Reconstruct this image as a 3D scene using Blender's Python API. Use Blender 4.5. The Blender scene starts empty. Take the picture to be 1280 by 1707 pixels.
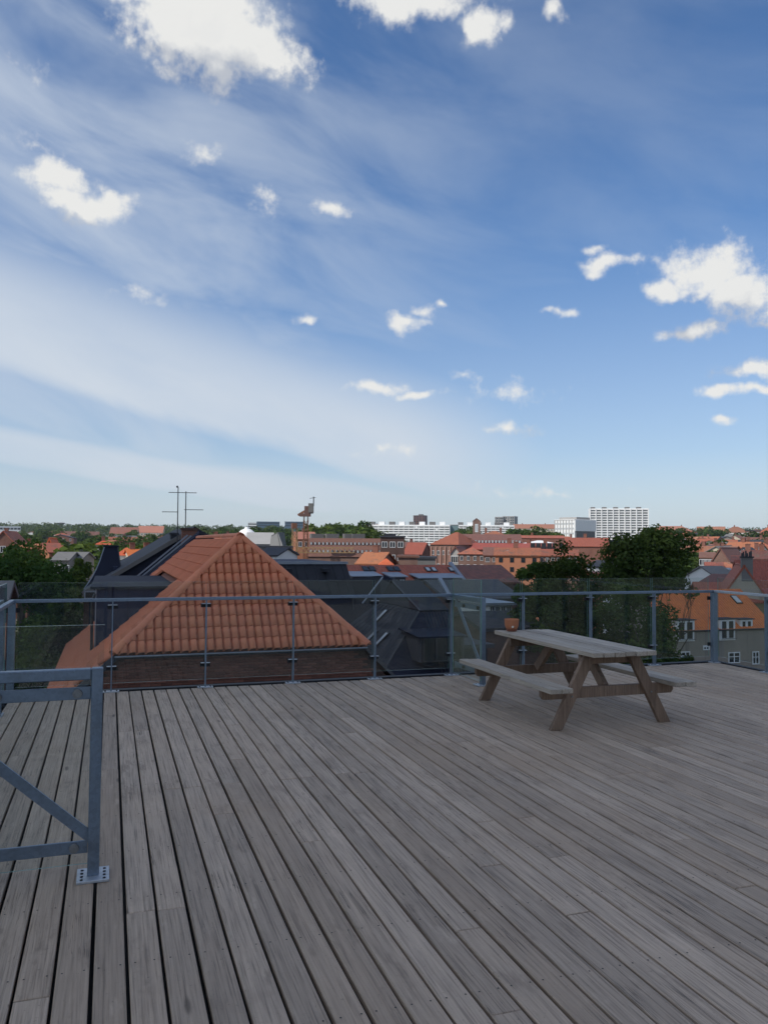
import bpy, bmesh, math, random
import numpy as np
from mathutils import Vector, Matrix, noise as mnoise

rad = math.radians
random.seed(7)
RNG = np.random.default_rng(11)
SC = bpy.context.scene
COL = SC.collection

# ------------------------------------------------------------------ camera
FPX, YAW, PITCH, ROLL, EYE = 1346.14, 0.3266, 0.0396, 0.0075, 1.639
FW = Vector((math.sin(YAW)*math.cos(PITCH), math.cos(YAW)*math.cos(PITCH), math.sin(PITCH)))
_r = Vector((math.cos(YAW), -math.sin(YAW), 0)); _u = _r.cross(FW)
RT = _r*math.cos(ROLL) + _u*math.sin(ROLL)
UP = _u*math.cos(ROLL) - _r*math.sin(ROLL)
EYEP = Vector((0, 0, EYE))
cam_d = bpy.data.cameras.new('camera')
cam = bpy.data.objects.new('camera', cam_d); COL.objects.link(cam)
cam_d.sensor_fit = 'HORIZONTAL'; cam_d.sensor_width = 36
cam_d.lens = 36*FPX/1280
cam_d.clip_start = 0.05; cam_d.clip_end = 20000
mw = Matrix((RT, UP, -FW)).transposed().to_4x4(); mw.translation = EYEP
cam.matrix_world = mw
SC.camera = cam

# survey helpers: a sight line taken in the photograph, cut at a known distance
def sight(x, y): return FW + RT*((x-640)/FPX) - UP*((y-853.5)/FPX)
def at(x, y, d): return EYEP + sight(x, y)*d
def onY(x, y, Y): s = sight(x, y); return EYEP + s*(Y/s.y)
def azel(x, y):
    s = sight(x, y).normalized()
    return math.atan2(s.x, s.y), math.asin(s.z)

# ------------------------------------------------------------------ light
SUN_AZ, SUN_EL = rad(-108), rad(44)           # azimuth clockwise from +Y
SUN_DIR = Vector((math.sin(SUN_AZ)*math.cos(SUN_EL), math.cos(SUN_AZ)*math.cos(SUN_EL), math.sin(SUN_EL)))
sun_d = bpy.data.lights.new('sun', 'SUN'); sun_d.energy = 3.6; sun_d.angle = rad(0.53); sun_d.color = (1, .95, .87)
sun = bpy.data.objects.new('sun', sun_d); COL.objects.link(sun)
sun.rotation_euler = (-SUN_DIR).to_track_quat('-Z', 'Y').to_euler(); sun.location = SUN_DIR*300
SC.view_settings.view_transform = 'Standard'; SC.view_settings.look = 'None'
SC.view_settings.exposure = 0.0; SC.view_settings.gamma = 1; SC.view_settings.use_curve_mapping = False
SC.cycles.max_bounces = 8; SC.cycles.transparent_max_bounces = 24; SC.cycles.use_denoising = True
SC.cycles.caustics_reflective = False; SC.cycles.caustics_refractive = False
SC.cycles.sample_clamp_indirect = 6

W = bpy.data.worlds.new('World'); SC.world = W; W.use_nodes = True
class NT:
    """tiny expression builder for node trees"""
    def __init__(s, nt): s.nt = nt; s.n = nt.nodes; s.l = nt.links
    def put(s, sock, v):
        if isinstance(v, bpy.types.NodeSocket): s.l.new(v, sock)
        elif v is not None: sock.default_value = v
    def m(s, op, a, b=None, c=None, clamp=False):
        n = s.n.new('ShaderNodeMath'); n.operation = op; n.use_clamp = clamp
        for i, v in enumerate((a, b, c)): s.put(n.inputs[i], v) if v is not None else None
        return n.outputs[0]
    def v(s, op, a, b=None):
        n = s.n.new('ShaderNodeVectorMath'); n.operation = op
        s.put(n.inputs[0], a)
        if b is not None: s.put(n.inputs['Scale'] if op == 'SCALE' else n.inputs[1], b)
        return n.outputs['Value'] if op in ('LENGTH', 'DOT_PRODUCT', 'DISTANCE') else n.outputs[0]
    def sm(s, x, lo, hi, a=0., b=1.):
        n = s.n.new('ShaderNodeMapRange'); n.interpolation_type = 'SMOOTHSTEP'
        for i, v in enumerate((x, lo, hi, a, b)): s.put(n.inputs[i], v)
        return n.outputs[0]
    def lin(s, x, lo, hi, a=0., b=1.):
        n = s.n.new('ShaderNodeMapRange')
        for i, v in enumerate((x, lo, hi, a, b)): s.put(n.inputs[i], v)
        return n.outputs[0]
    def noise(s, vec, scale=5, detail=4, rough=.55, dist=0., col=False):
        n = s.n.new('ShaderNodeTexNoise'); s.put(n.inputs['Vector'], vec)
        for k, v in (('Scale', scale), ('Detail', detail), ('Roughness', rough), ('Distortion', dist)): s.put(n.inputs[k], v)
        return n.outputs['Color' if col else 'Fac']
    def mix(s, f, a, b, mode='MIX'):
        n = s.n.new('ShaderNodeMix'); n.data_type = 'RGBA'; n.blend_type = mode
        s.put(n.inputs[0], f)
        for i, v in ((6, a), (7, b)): s.put(n.inputs[i], v if isinstance(v, bpy.types.NodeSocket) or len(v) == 4 else (*v, 1))
        return n.outputs[2]
    def xyz(s, v):
        n = s.n.new('ShaderNodeSeparateXYZ'); s.put(n.inputs[0], v); return n.outputs
    def comb(s, x=0., y=0., z=0.):
        n = s.n.new('ShaderNodeCombineXYZ')
        for i, v in enumerate((x, y, z)): s.put(n.inputs[i], v)
        return n.outputs[0]

# cumulus seen in the photograph: (x, y, half width, half height, weight) of the sight lines to each puff
PUFFS = [(345, 50, 140, 95, 1.5), (245, -5, 100, 26, 1), (430, 75, 78, 62, 1.2), (365, 120, 46, 42, 1), (508, 95, 28, 42, .45),
         (690, 5, 112, 42, 1), (800, 42, 42, 40, 1), (920, 18, 16, 20, .5), (100, 302, 66, 32, 1.0), (140, 342, 78, 34, 1.05),
         (340, 252, 30, 17, .42), (556, 352, 30, 18, .75), (676, 540, 34, 20, .8), (700, 520, 22, 14, .6), (728, 503, 13, 9, .6),
         (1185, 450, 105, 50, 1.1), (1245, 490, 85, 45, 1.1), (1095, 485, 44, 22, .85), (1290, 520, 60, 24, .8), (1145, 551, 48, 16, .95),
         (1262, 619, 60, 16, .9), (1200, 655, 48, 12, .9), (1262, 654, 44, 10, .7), (625, 648, 54, 16, .95), (690, 660, 50, 11, .85),
         (850, 715, 46, 11, .75), (942, 519, 22, 12, .72), (1020, 436, 52, 16, .62), (995, 410, 26, 8, .45), (1204, 702, 13, 10, .6),
         (512, 535, 15, 8, .5), (440, 325, 34, 14, .26), (860, 650, 50, 14, .28), (770, 624, 30, 8, .3), (60, 248, 40, 12, .2),
         (40, 100, 16, 18, .2), (652, 750, 22, 5, .12), (940, 822, 26, 4, .2), (900, 820, 30, 4, .1), (200, 488, 50, 10, .22),
         (1500, 380, 120, 60, 1), (1650, 560, 130, 40, .9), (-160, 240, 110, 60, 1), (-320, 520, 120, 45, .9), (560, -260, 150, 90, 1), (1150, -240, 140, 80, 1), (-60, -160, 120, 80, 1)]

def cloud_group():
    g = bpy.data.node_groups.new('cumulus_field', 'ShaderNodeTree')
    g.interface.new_socket('AzEl', in_out='INPUT', socket_type='NodeSocketVector')
    g.interface.new_socket('Density', in_out='OUTPUT', socket_type='NodeSocketFloat')
    t = NT(g); gi = t.n.new('NodeGroupInput'); go = t.n.new('NodeGroupOutput')
    ae = gi.outputs[0]
    w1 = t.v('SUBTRACT', t.noise(ae, 22, 1, .6, col=True), (.5, .5, .5))
    aew = t.v('ADD', ae, t.v('MULTIPLY', w1, (.05, .03, 0)))
    fld = None
    for (x, y, rx, ry, wt) in PUFFS:
        a, e = azel(x, y); a2, _ = azel(x+rx*1.12, y); _, e2 = azel(x, y-ry*1.12)
        n = t.n.new('ShaderNodeVectorMath'); n.operation = 'MULTIPLY_ADD'
        kx, ky = 1/abs(a2-a), 1/abs(e2-e)
        t.put(n.inputs[0], aew); n.inputs[1].default_value = (kx, ky, 0); n.inputs[2].default_value = (-a*kx, -e*ky, 0)
        q = t.m('MULTIPLY_ADD', t.v('LENGTH', n.outputs[0]), -wt, wt)
        fld = q if fld is None else t.m('MAXIMUM', fld, q)
    # out-of-view cumulus, cover raised to throw more neutral light onto the deck
    az = t.xyz(ae)[0]; el = t.xyz(ae)[1]
    far = t.m('MAXIMUM', t.sm(t.m('ABSOLUTE', t.m('SUBTRACT', az, YAW)), rad(42), rad(60)), t.sm(el, rad(52), rad(62)))
    wide = t.m('SUBTRACT', t.m('MULTIPLY', t.noise(t.v('MULTIPLY', ae, (1, 1.9, 1)), 4.2, 2, .5), 3.0), 1.42)
    fld = t.m('MAXIMUM', fld, t.m('SUBTRACT', t.m('MULTIPLY', t.m('ADD', wide, 2.0), far), 2.0))
    n1 = t.noise(ae, 20, 6, .58)
    t.l.new(t.m('MULTIPLY_ADD', t.m('SUBTRACT', n1, .5), 1.7, fld), go.inputs[0])
    return g

def make_world():
    t = NT(W.node_tree); t.n.clear()
    out = t.n.new('ShaderNodeOutputWorld'); bg = t.n.new('ShaderNodeBackground'); t.l.new(bg.outputs[0], out.inputs[0])
    sky = t.n.new('ShaderNodeTexSky'); sky.sky_type = 'NISHITA'; sky.sun_disc = False
    sky.sun_elevation = SUN_EL; sky.sun_rotation = SUN_AZ; sky.altitude = 30
    sky.air_density = 1.0; sky.dust_density = .5; sky.ozone_density = 2.0
    K = 0.12
    tc = t.n.new('ShaderNodeTexCoord'); d = t.v('NORMALIZE', tc.outputs['Generated'])
    X = t.xyz(d)
    az = t.m('ARCTAN2', X[0], X[1]); el = t.m('ARCSINE', X[2])
    ae = t.comb(az, el, 0)
    blue = t.v('MULTIPLY', sky.outputs[0], t.mix(t.sm(el, rad(2), rad(24)), (.70, .83, .99), (.66, .89, 1.12)))
    # cirrus veil: broad soft bands dipping to the right
    azr = t.m('SUBTRACT', az, YAW)
    slope = t.m('ADD', el, t.m('MULTIPLY', azr, .265)); slope2 = t.m('ADD', el, t.m('MULTIPLY', azr, .13))
    st = t.comb(t.m('MULTIPLY', azr, 2.4), t.m('MULTIPLY', slope, 7), 0)
    wisp = t.noise(st, 1.4, 5, .55, .4)
    warp = t.m('MULTIPLY', t.m('SUBTRACT', wisp, .5), .07)
    s1 = t.m('ADD', slope, warp); s2 = t.m('ADD', slope2, t.m('MULTIPLY', warp, .5))
    def band(s, lo, lo2, hi, hi2): return t.m('MULTIPLY', t.sm(s, rad(lo), rad(lo2)), t.sm(s, rad(hi), rad(hi2), 1., 0.))
    b1 = t.m('MULTIPLY', band(s1, 3.0, 5.4, 7.5, 15.5), t.sm(azr, rad(0), rad(18), 1., .2))
    b2 = t.m('MULTIPLY', band(s2, .6, 2.0, 3.4, 5.0), t.sm(azr, rad(-4), rad(14), .95, .1))
    bands = t.m('MAXIMUM', b1, b2)
    tex = t.lin(wisp, .3, .7, .75, 1.05)
    veil = t.m('MULTIPLY', t.sm(wisp, .26, .70), t.sm(azr, rad(-22), rad(16), .64, .15))
    haze = t.m('MAXIMUM', t.sm(el, rad(0), rad(12), .68, 0.), t.sm(el, rad(2), rad(24), .34, 0.))
    cir = t.m('MAXIMUM', t.m('MULTIPLY', t.m('MULTIPLY', bands, tex), .95), veil)
    cir = t.m('MAXIMUM', cir, haze, clamp=True)
    col = t.mix(cir, blue, (.64/K, .705/K, .785/K))
    # cumulus, brighter on the side turned to the sun
    g = cloud_group()
    def inst(v):
        n = t.n.new('ShaderNodeGroup'); n.node_tree = g; t.put(n.inputs[0], v); return n.outputs[0]
    d0 = inst(ae); d1 = inst(t.v('ADD', ae, (-.018, .050, 0)))
    fine = t.m('MULTIPLY', t.m('SUBTRACT', t.noise(ae, 80, 4, .58), .5), .42)
    d0 = t.m('ADD', d0, fine)
    cov = t.m('POWER', t.sm(d0, -.10, .66), 1.25)
    lit = t.sm(t.m('SUBTRACT', d0, d1), -.6, .7)
    thick = t.sm(d0, .45, 1.5)
    shade = t.m('SUBTRACT', t.m('ADD', .22, t.m('MULTIPLY', lit, .95)), t.m('MULTIPLY', thick, .22), clamp=True)
    cc = t.mix(shade, (.42/K, .46/K, .54/K), (.84/K, .84/K, .82/K))
    col = t.mix(t.m('MULTIPLY', cov, .97), col, cc)
    # below the horizon: muted ground tone
    col = t.mix(t.sm(el, rad(-3), rad(-.5)), (.14/K, .15/K, .14/K), col)
    t.l.new(col, bg.inputs[0]); bg.inputs[1].default_value = K
make_world()
W.cycles.sampling_method = 'MANUAL'; W.cycles.sample_map_resolution = 256
SC.cycles.use_adaptive_sampling = True; SC.cycles.adaptive_threshold = 0.02

# ------------------------------------------------------------------ materials
MATS = {}
def pr(name):
    m = bpy.data.materials.new(name); m.use_nodes = True
    t = NT(m.node_tree); b = t.n['Principled BSDF']; MATS[name] = m
    return m, t, b
def M(name, col, rough=.75, metal=0., var=.18, scale=3., detail=5, bump=0., bscale=30., rnd=.0, hue=None, spec=.4, stain=None, space='Object'):
    """procedural colour with two-scale mottling, optional per-object variation and relief"""
    m, t, b = pr(name)
    tc = t.n.new('ShaderNodeTexCoord'); co = tc.outputs[space]
    n = t.noise(co, scale, detail, .6)
    c = t.mix(n, tuple(x*(1-var) for x in col), tuple(min(1, x*(1+var)) for x in col))
    n2 = t.noise(co, scale*.17, 3, .5)
    c = t.mix(t.sm(n2, .35, .75, 0., var*1.4), c, hue or tuple(x*.6 for x in col))
    if stain:
        z = t.noise(t.v('MULTIPLY', co, (1.6, 1.6, .12)), scale*.8, 4, .6)
        c = t.mix(t.sm(z, .52, .72, 0., .6), c, stain)
    if rnd:
        oi = t.n.new('ShaderNodeObjectInfo')
        hs = t.n.new('ShaderNodeHueSaturation'); t.put(hs.inputs['Color'], c)
        t.put(hs.inputs['Value'], t.lin(oi.outputs['Random'], 0, 1, 1-rnd, 1+rnd)); c = hs.outputs[0]
    t.put(b.inputs['Base Color'], c); b.inputs['Roughness'].default_value = rough
    b.inputs['Metallic'].default_value = metal; b.inputs['Specular IOR Level'].default_value = spec
    if bump:
        bp = t.n.new('ShaderNodeBump'); bp.inputs['Distance'].default_value = bump; bp.inputs['Strength'].default_value = .7
        t.put(bp.inputs['Height'], t.noise(co, bscale, 4, .6)); t.l.new(bp.outputs[0], b.inputs['Normal'])
    return m

def wood(name, c_a, c_b, brown, dark, along=1, stain=.5):
    """weathered timber: grain, knots, drying cracks and a tone of its own for each board"""
    m, t, b = pr(name)
    tc = t.n.new('ShaderNodeTexCoord'); oi = t.n.new('ShaderNodeObjectInfo'); ge = t.n.new('ShaderNodeNewGeometry')
    rnd = oi.outputs['Random']
    off = t.comb(t.m('MULTIPLY', rnd, 37.), t.m('MULTIPLY', rnd, 91.), t.m('MULTIPLY', rnd, 13.))
    co = t.v('ADD', tc.outputs['Object'], off)
    sc = [22., 22., 22.]; sc[along] = 1.1
    gv = t.v('MULTIPLY', co, tuple(sc))
    g1 = t.noise(gv, 1., 6, .68, 1.3); sc2 = [110., 110., 110.]; sc2[along] = 2.4
    g2 = t.noise(t.v('MULTIPLY', co, tuple(sc2)), 1., 3, .6)
    col = t.mix(t.lin(g1, .3, .7), c_a, c_b)
    col = t.mix(t.sm(g2, .48, .72, 0., .66), col, dark)
    col = t.mix(t.sm(g2, .5, .25, 0., .30), col, tuple(min(1, x*1.35) for x in c_b))
    # tone of the single board
    hs = t.n.new('ShaderNodeHueSaturation'); t.put(hs.inputs['Color'], col); t.put(hs.inputs['Value'], t.lin(rnd, 0, 1, .82, 1.15)); col = hs.outputs[0]
    r2 = t.m('FRACT', t.m('MULTIPLY', rnd, 17.3))
    col = t.mix(t.m('MULTIPLY', t.sm(r2, .5, 1.), .28), col, brown)
    # broad worn and damp areas over the whole surface
    big = t.noise(ge.outputs['Position'], .55, 4, .6, .4)
    col = t.mix(t.sm(big, .48, .70, 0., stain), col, brown)
    big2 = t.noise(t.v('ADD', ge.outputs['Position'], (31., 7., 0.)), .9, 5, .65)
    col = t.mix(t.sm(big2, .54, .76, 0., .34), col, dark)
    sc4 = [9., 9., 9.]; sc4[along] = 2.6
    blot = t.noise(t.v('MULTIPLY', co, tuple(sc4)), 1., 4, .7)
    col = t.mix(t.sm(blot, .55, .72, 0., .45), col, dark)
    col = t.mix(t.sm(blot, .42, .27, 0., .22), col, tuple(min(1, x*1.5) for x in c_b))
    # knots
    vs = [6., 6., 6.]; vs[along] = 1.3
    vo = t.n.new('ShaderNodeTexVoronoi'); t.put(vo.inputs['Vector'], t.v('MULTIPLY', co, tuple(vs))); vo.inputs['Scale'].default_value = 1.
    kn = t.m('MULTIPLY', t.sm(vo.outputs['Distance'], .03, .11, 1., 0.), t.sm(t.xyz(vo.outputs['Color'])[0], .45, .75))
    col = t.mix(t.m('MULTIPLY', kn, .7), col, tuple(x*.35 for x in dark))
    # drying cracks: long thin dark lines
    sc5 = [60., 60., 60.]; sc5[along] = .9
    crk = t.m('MULTIPLY', t.sm(t.m('ABSOLUTE', t.m('SUBTRACT', t.noise(t.v('MULTIPLY', co, tuple(sc5)), 1., 2, .5, .6), .5)), .004, .018, 1., 0.), t.sm(t.noise(t.v('ADD', co, (5., 3., 1.)), 1.7, 2, .5), .52, .62))
    col = t.mix(t.m('MULTIPLY', crk, .75), col, tuple(x*.4 for x in dark))
    # grime freckles
    frk = t.noise(ge.outputs['Position'], 55, 4, .75)
    col = t.mix(t.sm(frk, .60, .72, 0., .5), col, tuple(x*.6 for x in dark))
    # pale droppings and scuffs, sparse
    vo2 = t.n.new('ShaderNodeTexVoronoi'); t.put(vo2.inputs['Vector'], ge.outputs['Position']); vo2.inputs['Scale'].default_value = 2.3
    sp = t.m('MULTIPLY', t.sm(vo2.outputs['Distance'], .03, .055, 1., 0.), t.sm(t.noise(ge.outputs['Position'], 40, 3, .7), .5, .58))
    sp = t.m('MULTIPLY', sp, t.sm(t.noise(ge.outputs['Position'], .8, 2, .5), .55, .6))
    col = t.mix(t.m('MULTIPLY', sp, .65), col, (.55, .55, .53))
    t.put(b.inputs['Base Color'], col)
    t.put(b.inputs['Roughness'], t.lin(g1, .3, .7, .62, .82)); b.inputs['Specular IOR Level'].default_value = .35
    bp = t.n.new('ShaderNodeBump'); bp.inputs['Distance'].default_value = .005; bp.inputs['Strength'].default_value = .8
    hgt = t.m('SUBTRACT', t.m('ADD', t.m('MULTIPLY', g1, .5), t.m('MULTIPLY', g2, .6)), t.m('MULTIPLY', kn, .3))
    t.put(bp.inputs['Height'], hgt); t.l.new(bp.outputs[0], b.inputs['Normal'])
    return m
wood('deck_wood', (.355, .275, .210), (.51, .395, .302), (.37, .262, .178), (.14, .104, .08))
wood('table_wood', (.33, .285, .235), (.47, .41, .34), (.34, .275, .21), (.14, .12, .10), along=1, stain=.15)
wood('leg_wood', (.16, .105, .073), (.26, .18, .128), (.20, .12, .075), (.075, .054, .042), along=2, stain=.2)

def galv(name, c, rough=.42):
    m, t, b = pr(name)
    tc = t.n.new('ShaderNodeTexCoord'); co = tc.outputs['Object']
    vo = t.n.new('ShaderNodeTexVoronoi'); t.put(vo.inputs['Vector'], co); vo.inputs['Scale'].default_value = 70
    n = t.noise(co, 9, 4, .6)
    k = t.m('ADD', t.m('MULTIPLY', t.xyz(vo.outputs['Color'])[0], .35), t.m('MULTIPLY', n, .65))
    t.put(b.inputs['Base Color'], t.mix(k, tuple(x*.72 for x in c), tuple(x*1.2 for x in c)))
    b.inputs['Metallic'].default_value = .8; t.put(b.inputs['Roughness'], t.lin(n, .3, .7, rough-.08, rough+.14))
    return m
galv('galvanised', (.195, .25, .325)); galv('galvanised_light', (.50, .53, .57), .5)
galv('bolt_steel', (.24, .25, .26), .4)

def glass_mat(name, tint, refl=1.0):
    m, t, b = pr(name); t.n.remove(b)
    out = [n for n in t.n if n.type == 'OUTPUT_MATERIAL'][0]
    tr = t.n.new('ShaderNodeBsdfTransparent'); tr.inputs[0].default_value = (*tint, 1)
    gl = t.n.new('ShaderNodeBsdfGlossy'); gl.inputs['Roughness'].default_value = .015; gl.inputs[0].default_value = (.95, 1, .98, 1)
    gn = t.n.new('ShaderNodeNewGeometry')
    cs = t.m('ABSOLUTE', t.v('DOT_PRODUCT', gn.outputs['Incoming'], gn.outputs['Normal']))
    fr = t.m('MULTIPLY_ADD', t.m('POWER', t.m('SUBTRACT', 1., cs), 5.), .96, .04)
    dif = t.n.new('ShaderNodeBsdfDiffuse'); dif.inputs[0].default_value = (.5, .53, .52, 1)
    ge = t.n.new('ShaderNodeNewGeometry')
    dirt = t.lin(t.noise(t.v('MULTIPLY', ge.outputs['Position'], (1, 1, .35)), 2.2, 5, .65), .3, .8, .0, .02)
    mx = t.n.new('ShaderNodeMixShader'); t.put(mx.inputs[0], dirt); t.l.new(tr.outputs[0], mx.inputs[1]); t.l.new(dif.outputs[0], mx.inputs[2])
    m2 = t.n.new('ShaderNodeMixShader'); t.put(m2.inputs[0], t.m('MULTIPLY', fr, refl)); t.l.new(mx.outputs[0], m2.inputs[1]); t.l.new(gl.outputs[0], m2.inputs[2])
    t.l.new(m2.outputs[0], out.inputs[0]); return m
glass_mat('rail_glass', (.945, .965, .96))
M('glass_edge', (.16, .30, .26), .25, var=.1)
M('black_trim', (.012, .012, .014), .6)
M('rubber', (.018, .019, .022), .7)
M('terracotta', (.42, .155, .075), .85, var=.15, scale=14, bump=.001, hue=(.5, .27, .17))
M('terracotta_dark', (.20, .07, .04), .8, var=.2, scale=14)
M('lime_spot', (.62, .58, .50), .9)

# roofs and walls of the town
def tile_mat(name, col, dark, rnd=.14, uv=False, relief=.03, moss=None, soot=False, hue=.009):
    m, t, b = pr(name)
    tc = t.n.new('ShaderNodeTexCoord'); oi = t.n.new('ShaderNodeObjectInfo')
    n = t.noise(tc.outputs['Object'], 2.2, 5, .6)
    c = t.mix(t.lin(n, .3, .7), dark, col)
    if uv:
        U = t.xyz(tc.outputs['UV'])
        cell = t.comb(t.m('FLOOR', t.m('DIVIDE', U[0], .24)), t.m('FLOOR', t.m('DIVIDE', U[1], .36)), 0)
        wn = t.n.new('ShaderNodeTexWhiteNoise'); t.put(wn.inputs['Vector'], cell)
        c = t.mix(t.m('MULTIPLY', t.sm(wn.outputs['Value'], .5, 1.), .5), c, dark)
        col_w = t.m('SINE', t.m('MULTIPLY', U[0], 2*math.pi/.24))
        row_w = t.m('FRACT', t.m('DIVIDE', U[1], .36))
        h = t.m('SUBTRACT', t.m('MULTIPLY', col_w, .5), t.m('MULTIPLY', row_w, .6))
        bp = t.n.new('ShaderNodeBump'); bp.inputs['Distance'].default_value = relief; bp.inputs['Strength'].default_value = .9
        t.put(bp.inputs['Height'], h); t.l.new(bp.outputs[0], b.inputs['Normal'])
    if moss:
        c = t.mix(t.sm(t.noise(tc.outputs['Object'], .7, 5, .65), .5, .66, 0., .8), c, moss)
    if soot:
        gp = t.n.new('ShaderNodeNewGeometry'); sn = t.noise(gp.outputs['Position'], 1.1, 5, .65); sn2 = t.noise(gp.outputs['Position'], 9, 4, .7)
        c = t.mix(t.sm(sn, .50, .76, 0., .30), c, tuple(x*.5 for x in dark)); c = t.mix(t.sm(sn2, .62, .76, 0., .22), c, (.40, .24, .16))
    hs = t.n.new('ShaderNodeHueSaturation'); t.put(hs.inputs['Color'], c)
    t.put(hs.inputs['Value'], t.lin(oi.outputs['Random'], 0, 1, 1-rnd, 1+rnd))
    t.put(hs.inputs['Hue'], t.lin(t.m('FRACT', t.m('MULTIPLY', oi.outputs['Random'], 7.7)), 0, 1, .5-hue, .5+hue))
    t.put(b.inputs['Base Color'], hs.outputs[0]); b.inputs['Roughness'].default_value = .72; b.inputs['Specular IOR Level'].default_value = .3
    return m
tile_mat('pantile', (.68, .245, .13), (.58, .20, .105), rnd=.06, soot=True, hue=.003)
tile_mat('tile_orange', (.64, .15, .045), (.50, .115, .04), uv=True)
tile_mat('tile_town', (.40, .135, .068), (.29, .10, .058), rnd=.2, uv=True, moss=(.17, .10, .07))
tile_mat('tile_red', (.36, .105, .065), (.25, .075, .05), uv=True)
tile_mat('tile_brown', (.21, .095, .07), (.14, .07, .055), uv=True)
tile_mat('tile_old', (.24, .10, .07), (.12, .06, .05), uv=True, moss=(.13, .11, .08))
tile_mat('tile_far', (.36, .155, .095), (.26, .12, .085), rnd=.25)
M('slate', (.052, .056, .068), .75, var=.3, scale=2, rnd=.12, spec=.2)
M('slate_light', (.085, .088, .098), .7, var=.25, scale=1.5, spec=.2)
M('zinc_dark', (.020, .024, .042), .7, var=.25, scale=2.5, spec=.15)
M('zinc_blue', (.030, .038, .070), .65, var=.2, scale=2, spec=.2)
M('zinc_pale', (.26, .29, .34), .45, metal=.3, var=.15)
M('felt_black', (.020, .022, .030), .75, var=.3, scale=3)
M('grey_roof', (.16, .155, .15), .8, var=.2)
def brick_mat(name, c1, c2, mortar, bump=.006, stain=None):
    m, t, b = pr(name)
    tc = t.n.new('ShaderNodeTexCoord'); br = t.n.new('ShaderNodeTexBrick'); t.put(br.inputs['Vector'], tc.outputs['UV'])
    br.inputs['Color1'].default_value = (*c1, 1); br.inputs['Color2'].default_value = (*c2, 1); br.inputs['Mortar'].default_value = (*mortar, 1)
    br.inputs['Scale'].default_value = 1; br.inputs['Brick Width'].default_value = .24; br.inputs['Row Height'].default_value = .0667; br.inputs['Mortar Size'].default_value = .009
    n = t.noise(tc.outputs['Object'], .6, 5, .6)
    c = t.mix(t.sm(n, .4, .75, 0., .5), br.outputs['Color'], tuple(x*.5 for x in c1))
    t.put(b.inputs['Base Color'], c); b.inputs['Roughness'].default_value = .9
    bp = t.n.new('ShaderNodeBump'); bp.inputs['Distance'].default_value = bump; bp.invert = True; bp.inputs['Strength'].default_value = .6
    t.put(bp.inputs['Height'], br.outputs['Fac']); t.l.new(bp.outputs[0], b.inputs['Normal']); return m
brick_mat('brick_dark', (.10, .045, .035), (.075, .036, .03), (.085, .065, .055))
brick_mat('brick_red', (.24, .085, .055), (.19, .07, .05), (.2, .14, .11))
brick_mat('brick_brown', (.23, .115, .085), (.18, .095, .07), (.24, .19, .16))
brick_mat('brick_yellow', (.36, .25, .16), (.32, .22, .14), (.3, .25, .2))
M('brick_piece', (.15, .062, .045), .9, var=.3, scale=9, rnd=.3, bump=.003, bscale=60)
M('mortar', (.07, .045, .038), .95, var=.2)
M('render_grey', (.27, .24, .205), .9, var=.18, scale=1.2, stain=(.10, .09, .085))
M('render_beige', (.37, .33, .27), .9, var=.15, scale=1.2, stain=(.2, .17, .14))
M('render_white', (.72, .71, .69), .85, var=.06, scale=.6)
M('render_cream', (.5, .43, .33), .85, var=.1, scale=.6)
M('render_orange', (.40, .165, .09), .85, var=.1, scale=.5)
M('render_pink', (.42, .23, .18), .85, var=.1, scale=.5)
M('render_ochre', (.20, .155, .085), .9, var=.25, scale=.6)
M('concrete', (.36, .35, .335), .9, var=.12, scale=.3)
M('concrete_dark', (.16, .155, .15), .9, var=.15, scale=.3)
M('white_panel', (.84, .84, .83), .6, var=.05, scale=.1)
M('white_paint', (.72, .74, .76), .5, var=.05)
M('teal_panel', (.16, .24, .25), .6, var=.08, scale=.1)
M('brown_panel', (.13, .07, .06), .6, var=.1, scale=.1)
M('blue_block', (.07, .12, .17), .5, var=.1, scale=.1)
M('window_dark', (.02, .024, .03), .12, var=.2, spec=.6)
M('window_mid', (.20, .21, .22), .15, var=.2, spec=.6)
M('window_pale', (.45, .48, .50), .15, var=.12, spec=.6)
M('crane_orange', (.22, .095, .05), .6, var=.25)
M('crane_yellow', (.30, .19, .09), .6, var=.2)
M('dark_frame', (.03, .03, .035), .5)
M('pipe_black', (.012, .013, .016), .4)
M('bark', (.075, .06, .047), .95, var=.35, scale=6, bump=.02, bscale=14)
M('asphalt', (.05, .05, .052), .9, var=.2, scale=1)
M('pavement', (.2, .195, .19), .9, var=.12, scale=1)
M('ground', (.075, .085, .05), .95, var=.4, scale=.05, space='Object', hue=(.12, .10, .08))
M('car_paint_dark', (.03, .035, .045), .25, var=.05, spec=.6)
M('car_paint_grey', (.22, .23, .25), .25, var=.05, spec=.6)
M('tyre', (.015, .015, .016), .8)
M('cloud_white', (.85, .86, .88), 1., var=.03, scale=.01)
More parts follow.
